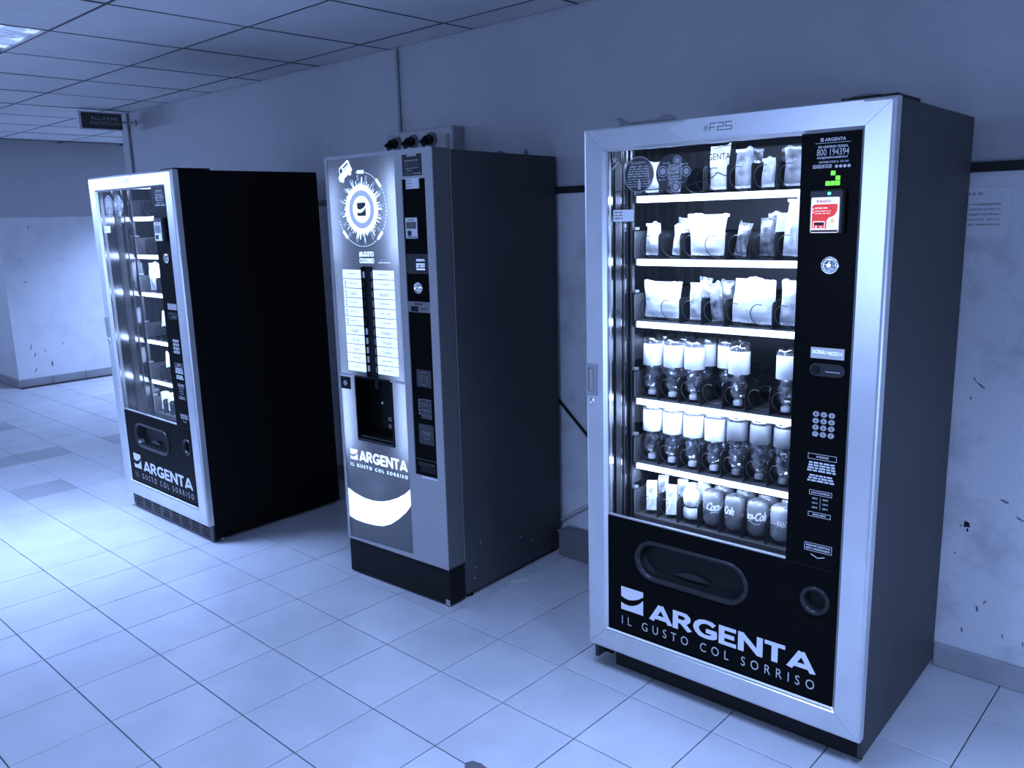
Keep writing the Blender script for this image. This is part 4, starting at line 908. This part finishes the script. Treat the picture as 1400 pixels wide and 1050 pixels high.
# black column
col = MB().prism([(cu0, cv0), (cu1, cv0), (cu1, cv1), (cu0, cv1)], .005, .02).build('control_column', BLACKP, cof)
hs = MB().prism([(.470, 1.735), (.575, 1.735), (.575, 1.8145), (.470, 1.8145)], -.0009, -.0001).build('service_sticker', mat('black_sticker', .008, .5), cof)
g = MB(); yy = -.0013; g.poly([(.497, 1.806), (.549, 1.806), (.549, 1.8144), (.497, 1.8144)], yy); text(g, 'PER ASSISTENZA TECNICA', .484, .560, 1.788, 1.794, yy, .03); text(g, 'HELP@GRUPPOARGENTA.IT', .484, .560, 1.760, 1.7655, yy, .03); text(g, 'DISTRIBUTORE N.', .489, .524, 1.7525, 1.757, yy, .02)
for k in range(4): g.poly(circ(.533 + .0105 * k, 1.743, .0035, 10), yy)
g.build('pale_print', mat('service_print', .32, .6), hs)
g = MB(); text(g, '800 194394', .486, .558, 1.770, 1.785, yy, 0.); 
for k in range(3): dashes(g, .477, .522, 1.746 - .0034 * k, .002, yy, k, 4)
g.build('faint_number', mat('faint_grey', .10, .6), hs)
qs = MB().prism([(.485, 1.687), (.554, 1.687), (.554, 1.7265), (.485, 1.7265)], -.0008, .0046).build('white_sticker', WHITE2, cof); g = MB()
for k in range(3): dashes(g, .489, .516, 1.716 - .011 * k, .004, -.0011, k + 5, 2)
g.build('sticker_print', GREYP, qs)
cr = MB().box(.472, .540, -.001, .006, 1.498, 1.581, .002).build('card_reader', LIPM, cof); cl = MB().prism(rrect(.474, .538, 1.500, 1.579, .003), -.0018, -.0011).build('reader_label', WHITE2, cr)
g = MB(); g.poly([(.478, 1.537), (.533, 1.537), (.533, 1.563), (.478, 1.563)], -.0021); g.poly([(.478, 1.503), (.535, 1.503), (.535, 1.507), (.478, 1.507)], -.0021); g.build('grey_panel', mat('mid_grey_print', .10, .6), cr)
g = MB(); g.poly([(.484, 1.510), (.506, 1.510), (.506, 1.530), (.484, 1.530)], -.0021); text(g, 'ARGENTA', .486, .524, 1.568, 1.574, -.0021, .02); g.build('dark_print', DKPRINT, cr)
dp = MB().prism([(.4625, 1.364), (.587, 1.364), (.587, 1.441), (.4625, 1.441)], .0035, .0049).build('display_window', mat('display_plate', .018, .35), cof)
g = MB(); text(g, 'ARGENTA', .518, .566, 1.4125, 1.4215, .0031, .04); text(g, '800 194394', .518, .565, 1.388, 1.3985, .0031, .03); g.poly([(.518, 1.400), (.566, 1.400), (.566, 1.4045), (.518, 1.4045)], .0031); g.poly([(.518, 1.379), (.566, 1.379), (.566, 1.385), (.518, 1.385)], .0031); g.build('display_text', mat('display_glow', .6, .5, emit=.95, ecol=LED), dp)
MB().lathe([(.0235, .005), (.0235, .000), (.021, -.003), (.018, -.002), (.016, .001), (.012, 0), (.009, -.003), (.002, -.004)], 26, (.526, 0, 1.310), 'y').build('coin_button', CHROME, cof)
sp = MB().box(.4625, .5875, -.001, .005, 1.214, 1.2565, .001).build('coin_slot', mat('slot_plate', .20, .4, .4), cof); MB().box(.484, .522, -.004, -.0008, 1.217, 1.238, .002).build('reject_button', BLACK, sp); MB().box(.536, .568, -.0016, -.0008, 1.2265, 1.2305).build('slit', DKPRINT, sp); MB().box(.504, .548, -.0016, -.0008, 1.2445, 1.2495).build('slit', DKPRINT, sp)
NOTE = mat('grey_notice', .035, .5)
nt = MB().prism([(.491, .915), (.572, .915), (.572, .985), (.491, .985)], .0037, .0049).build('price_notice', NOTE, cof); g = MB(); text(g, 'ACCETTA', .515, .550, .972, .977, .0033, .02)
for k, (a, b) in enumerate((('0,05', '0,50'), ('0,10', '1,00'), ('0,20', '2,00'))): text(g, a, .508, .523, .957 - .010 * k, .962 - .010 * k, .0033, .02); text(g, b, .541, .556, .957 - .010 * k, .962 - .010 * k, .0033, .02)
text(g, 'RESTO', .519, .546, .922, .927, .0033, .02); g.build('notice_print', mat('dim_print', .22, .6), nt)
g = MB()
for k in range(11): dashes(g, .508, .566, .861 - .0075 * k, .0036 if k % 3 else .005, .0046, 90 + k, 4)
for k in range(5): g.poly([(.493, .854 - .0135 * k), (.503, .854 - .0135 * k), (.503, .864 - .0135 * k), (.493, .864 - .0135 * k)], .0046)
g.build('instructions', mat('dim_print2', .18, .6), cof)
nt = MB().prism([(.490, .679), (.573, .679), (.573, .762), (.490, .762)], .0037, .0049).build('change_notice', NOTE, cof); g = MB(); text(g, "PRELEVARE", .506, .557, .7265, .7325, .0033, .02); text(g, 'IL RESTO', .506, .557, .7175, .7235, .0033, .02); stroke(g, [(.515, .706), (.532, .699), (.549, .706)], .002, .0033); g.build('notice_print', MATS['dim_print'], nt)
g = MB(); g.box(cu0 + .003, cu1 - .003, .001, .008, .610, .616); g.box(.480, .575, .001, .006, .585, .602, .002); rt = g.build('coin_return', LIPM, cof); MB().box(.495, .583, -.001, .004, .560, .590, .002).build('return_flap', BLACK, rt)
MB().box(cu0 + .04, cu1 + .002, -.004, .001, .5375, .5425, .0005).build('bright_lip', mat('bright_lip', .85, .3), cof)
# plinth, feet
g = MB(); g.box(.003, bw, .0034, .094, .006, .148, .003); g.build('plinth', mat('plinth_black', .005, .45, spec=.2), cof)
g = MB(); g.box(.004, bw - .002, .006, .09, .148, .163); g.build('plinth_gap', BLACK, cof)
MB().box(.604, .6285, .0008, .0034, .006, .03, .0008).build('corner_clip', STEEL, cof)
for a, b in ((.03, bd - .04), (bw - .03, bd - .04), (bw - .02, .14), (.03, .14)): MB().lathe([(.018, 0), (.019, .004), (.01, .01), (.01, .02)], 14, (a, b, 0)).build('foot', BLACK, cof)
for a, z in ((.20, .22), (.155, .075), (.165, .12), (.55, .12), (.47, .16)): MB().lathe([(.004, 0), (.003, .0012), (.001, .0016)], 10, (bw, a, z), 'x').build('rivet', STEEL, cof)
for q, (b, hgt, s) in enumerate(((.43, .010, .02), (.60, .024, .012))):
    g = MB(); g.lathe([(s, 0), (s * .8, hgt * .5), (s * .3, hgt)], 7, (bw - .03, b, bh - .0035)); o = g.build('paper_scrap', SCUFF); o.matrix_world = MBm; tag(o, ['low crumpled scrap on top of the coffee machine, nearer its front', 'small upright scrap on the back edge of the coffee machine top'][q], 'scrap')

# ================================================================== things on the wall
PIPE = mat('grey_conduit', .30, .5)
def conduit(x, z0, z1, label, r=.0095):
    o = root('conduit', Matrix.Translation((x, WY, z0)), label, 'conduit')
    MB().tube([(0, -r - .001, 0), (0, -r - .001, z1 - z0)], r, 10).build('pipe', PIPE, o)
    for z in (.06, (z1 - z0) - .08): MB().box(-r - .004, r + .004, -2 * r - .003, -.0002, z, z + .014, .002).build('clip', PIPE, o)
conduit(-.826, 2.022, ZC - .004, 'thin grey conduit dropping from the ceiling to the socket box above the coffee machine')
conduit(-4.045, .09, ZC - .004, 'grey conduit down the wall end beside the fire alarm sign')
# socket box with three plugs
sb = root('socket_box', Matrix.Translation((0, WY, 0)), 'grey wall box with three sockets above the coffee machine', 'socket box')
X0, X1, Z0, Z1 = -.885, -.360, 1.885, 2.008; g = MB(); g.box(X0 + .13, X1, -.075, -.0005, Z0, Z1, .004); g.build('housing', mat('box_grey', .30, .5), sb)
g = MB(); g.box(X0, X0 + .125, -.05, -.0005, Z0 - .01, Z1 - .004, .004); g.build('junction_box', mat('box_grey2', .26, .5), sb)
g = MB(); g.box(X0 + .135, X1 - .006, -.079, -.0752, Z0 + .004, Z1 - .004, .001); fpl = g.build('face_plate', mat('box_face', .36, .5), sb)
for q, x in enumerate((-.770, -.640, -.505)):
    c = MB().lathe([(.034, 0), (.034, -.012), (.028, -.016), (.024, -.012)], 18, (x, -.078, 1.955), 'y').build('socket', mat('socket_grey', .14, .5), sb)
    MB().box(x - .012, x + .012, -.081, -.0785, 1.990, 2.001).build('socket_tag', WHITE2, fpl); g = MB(); dashes(g, x - .007, x + .007, 1.993, .005, -.0815, q, 2); g.build('tag_print', DKPRINT, fpl)
    P = root('power_plug', Matrix.Translation((x, WY - .0965, 1.955)) @ Matrix.Rotation(-.5, 4, 'Y') @ Matrix.Rotation(.25, 4, 'X'), 'black plug in the %s socket of the wall box' % ('left', 'middle', 'right')[q], 'plug', 'plugs in the wall box')
    MB().lathe([(.022, .0), (.024, -.012), (.022, -.034), (.013, -.046), (.008, -.07)], 14, (0, 0, 0), 'y').build('plug_body', BLACK, P); MB().box(-.030, .030, -.030, -.010, -.016, .016, .006).build('grip', BLACK, P)
    MB().tube([(0, -.065, 0), (.004, -.075, -.03), (.01, -.06, -.08), (.01, -.045, -.16)], .0045, 6).build('cord', BLACK, P)
MB().box(X1 - .046, X1 - .022, -.083, -.0785, Z0 + .018, Z1 - .034, .002).build('switch', mat('switch_grey', .20, .4), fpl)
# fire alarm sign
fs = root('alarm_sign', Matrix.Translation((-3.93, 0, 0)), 'dark fire alarm sign on a bracket below the ceiling at the wall end', 'sign')
MB().box(-.05, -.001, .445, .760, 2.288, 2.4145, .003).build('sign_case', mat('sign_case', .50, .5), fs)
MB().box(-.001, .003, .462, .752, 2.296, 2.4065, .001).build('sign_face', mat('sign_face', .035, .35), fs)
g = MB(); rx = lambda x, y, z: (.0036, x, z)
text(g, 'ALLARME', .525, .728, 2.357, 2.383, 0, .012, 1.05, rx); text(g, 'INCENDIO', .522, .740, 2.322, 2.348, 0, .012, 1.05, rx); g.build('lettering', mat('sign_letters', .25, .6), fs)
MB().tube([(-.02, .76, 2.352), (-.02, WY - .003, 2.352)], .008, 8).build('bracket', PIPE, fs); MB().box(-.05, .02, WY - .012, WY - .0005, 2.33, 2.375, .002).build('wall_plate', PIPE, fs)
# paper notice
nt = root('paper_notice', Matrix.Translation((0, WY - .0004, 0)), 'typed white paper notice taped to the wall right of the near machine', 'notice')
MB().prism([(1.775, 1.474), (1.9985, 1.4725), (2.0000, 1.6215), (1.775, 1.6295)], -.0012, -.0004).build('sheet', mat('notice_paper', .66, .7), nt)
g = MB(); text(g, 'AVVISO', 1.835, 1.925, 1.599, 1.607, -.0016, .02, 1.7)
for k, s in enumerate(('SI PREGA LA VOSTRA COLLABORAZIONE', 'GENTILMENTE UTILIZZATE GUANTI E', 'NON INTRODURRE OGGETTI ESTERNALI', 'DISPONETE CAPACITA DELLA', 'MANUTENZIONI DEL DISPOSITIVO')): text(g, s, 1.800, 1.977, 1.568 - .0155 * k, 1.5735 - .0155 * k, -.0016, .015, 1.2)
g.build('typed_text', DKPRINT, nt)
# duct, pipe and cable between the machines
du = root('floor_duct', Matrix.Translation((0, 0, 0)), 'low grey duct along the floor between the coffee machine and the near machine', 'duct')
MB().box(.268, .93, .762, .8325, 0.0005, .118, .004).build('duct_body', mat('duct_grey', .13, .6), du); MB().box(.266, .935, .758, .8328, .1185, .126, .002).build('duct_lid', mat('duct_lid', .17, .6), du)
o = MB().tube([(.02, WY - .012, .012), (.06, WY - .012, .034), (.21, WY - .012, .134), (.36, WY - .012, .232), (.60, WY - .012, .39)], .009, 8).build('waste_pipe', mat('white_pipe', .45, .5)); tag(o, 'pale sloping pipe on the wall low between coffee machine and near machine', 'pipe')
o = MB().tube([(-.05, WY - .009, .93), (.10, WY - .008, .825), (.206, WY - .008, .733), (.28, WY - .008, .667), (.36, WY - .008, .598), (.48, WY - .008, .49), (.52, WY - .009, .46)], .0065, 8).build('power_cable', BLACK); tag(o, 'black cable running diagonally down the wall between coffee machine and near machine', 'cable')
o = MB().tube([(-.62, WY - .008, .82), (-.55, WY - .008, .66), (-.50, WY - .008, .62), (-.42, WY - .008, .60)], .006, 8).build('power_cable', BLACK); tag(o, 'black cable hanging on the wall behind the left edge of the coffee machine', 'cable')
# floor litter
o = MB().prism([(1.05, -.620), (1.09, -.615), (1.115, -.595), (1.10, -.575), (1.07, -.570), (1.04, -.578), (1.03, -.60)], 0, .0008); o.v = [(a, c, b + .0004) for a, b, c in o.v]; o = o.build('floor_stain', mat('dark_stain', .09, .7)); o.parent = floor
o = MB().prism([(.285, .40), (.298, .388), (.345, .455), (.335, .47), (.305, .445)], 0, .0008); o.v = [(a, c, b + .0004) for a, b, c in o.v]; o = o.build('paper_scrap', mat('dusty_paper', .55, .8)); tag(o, 'flat pale paper scrap on the floor beside the coffee machine', 'paper')
bpy.context.view_layer.update()
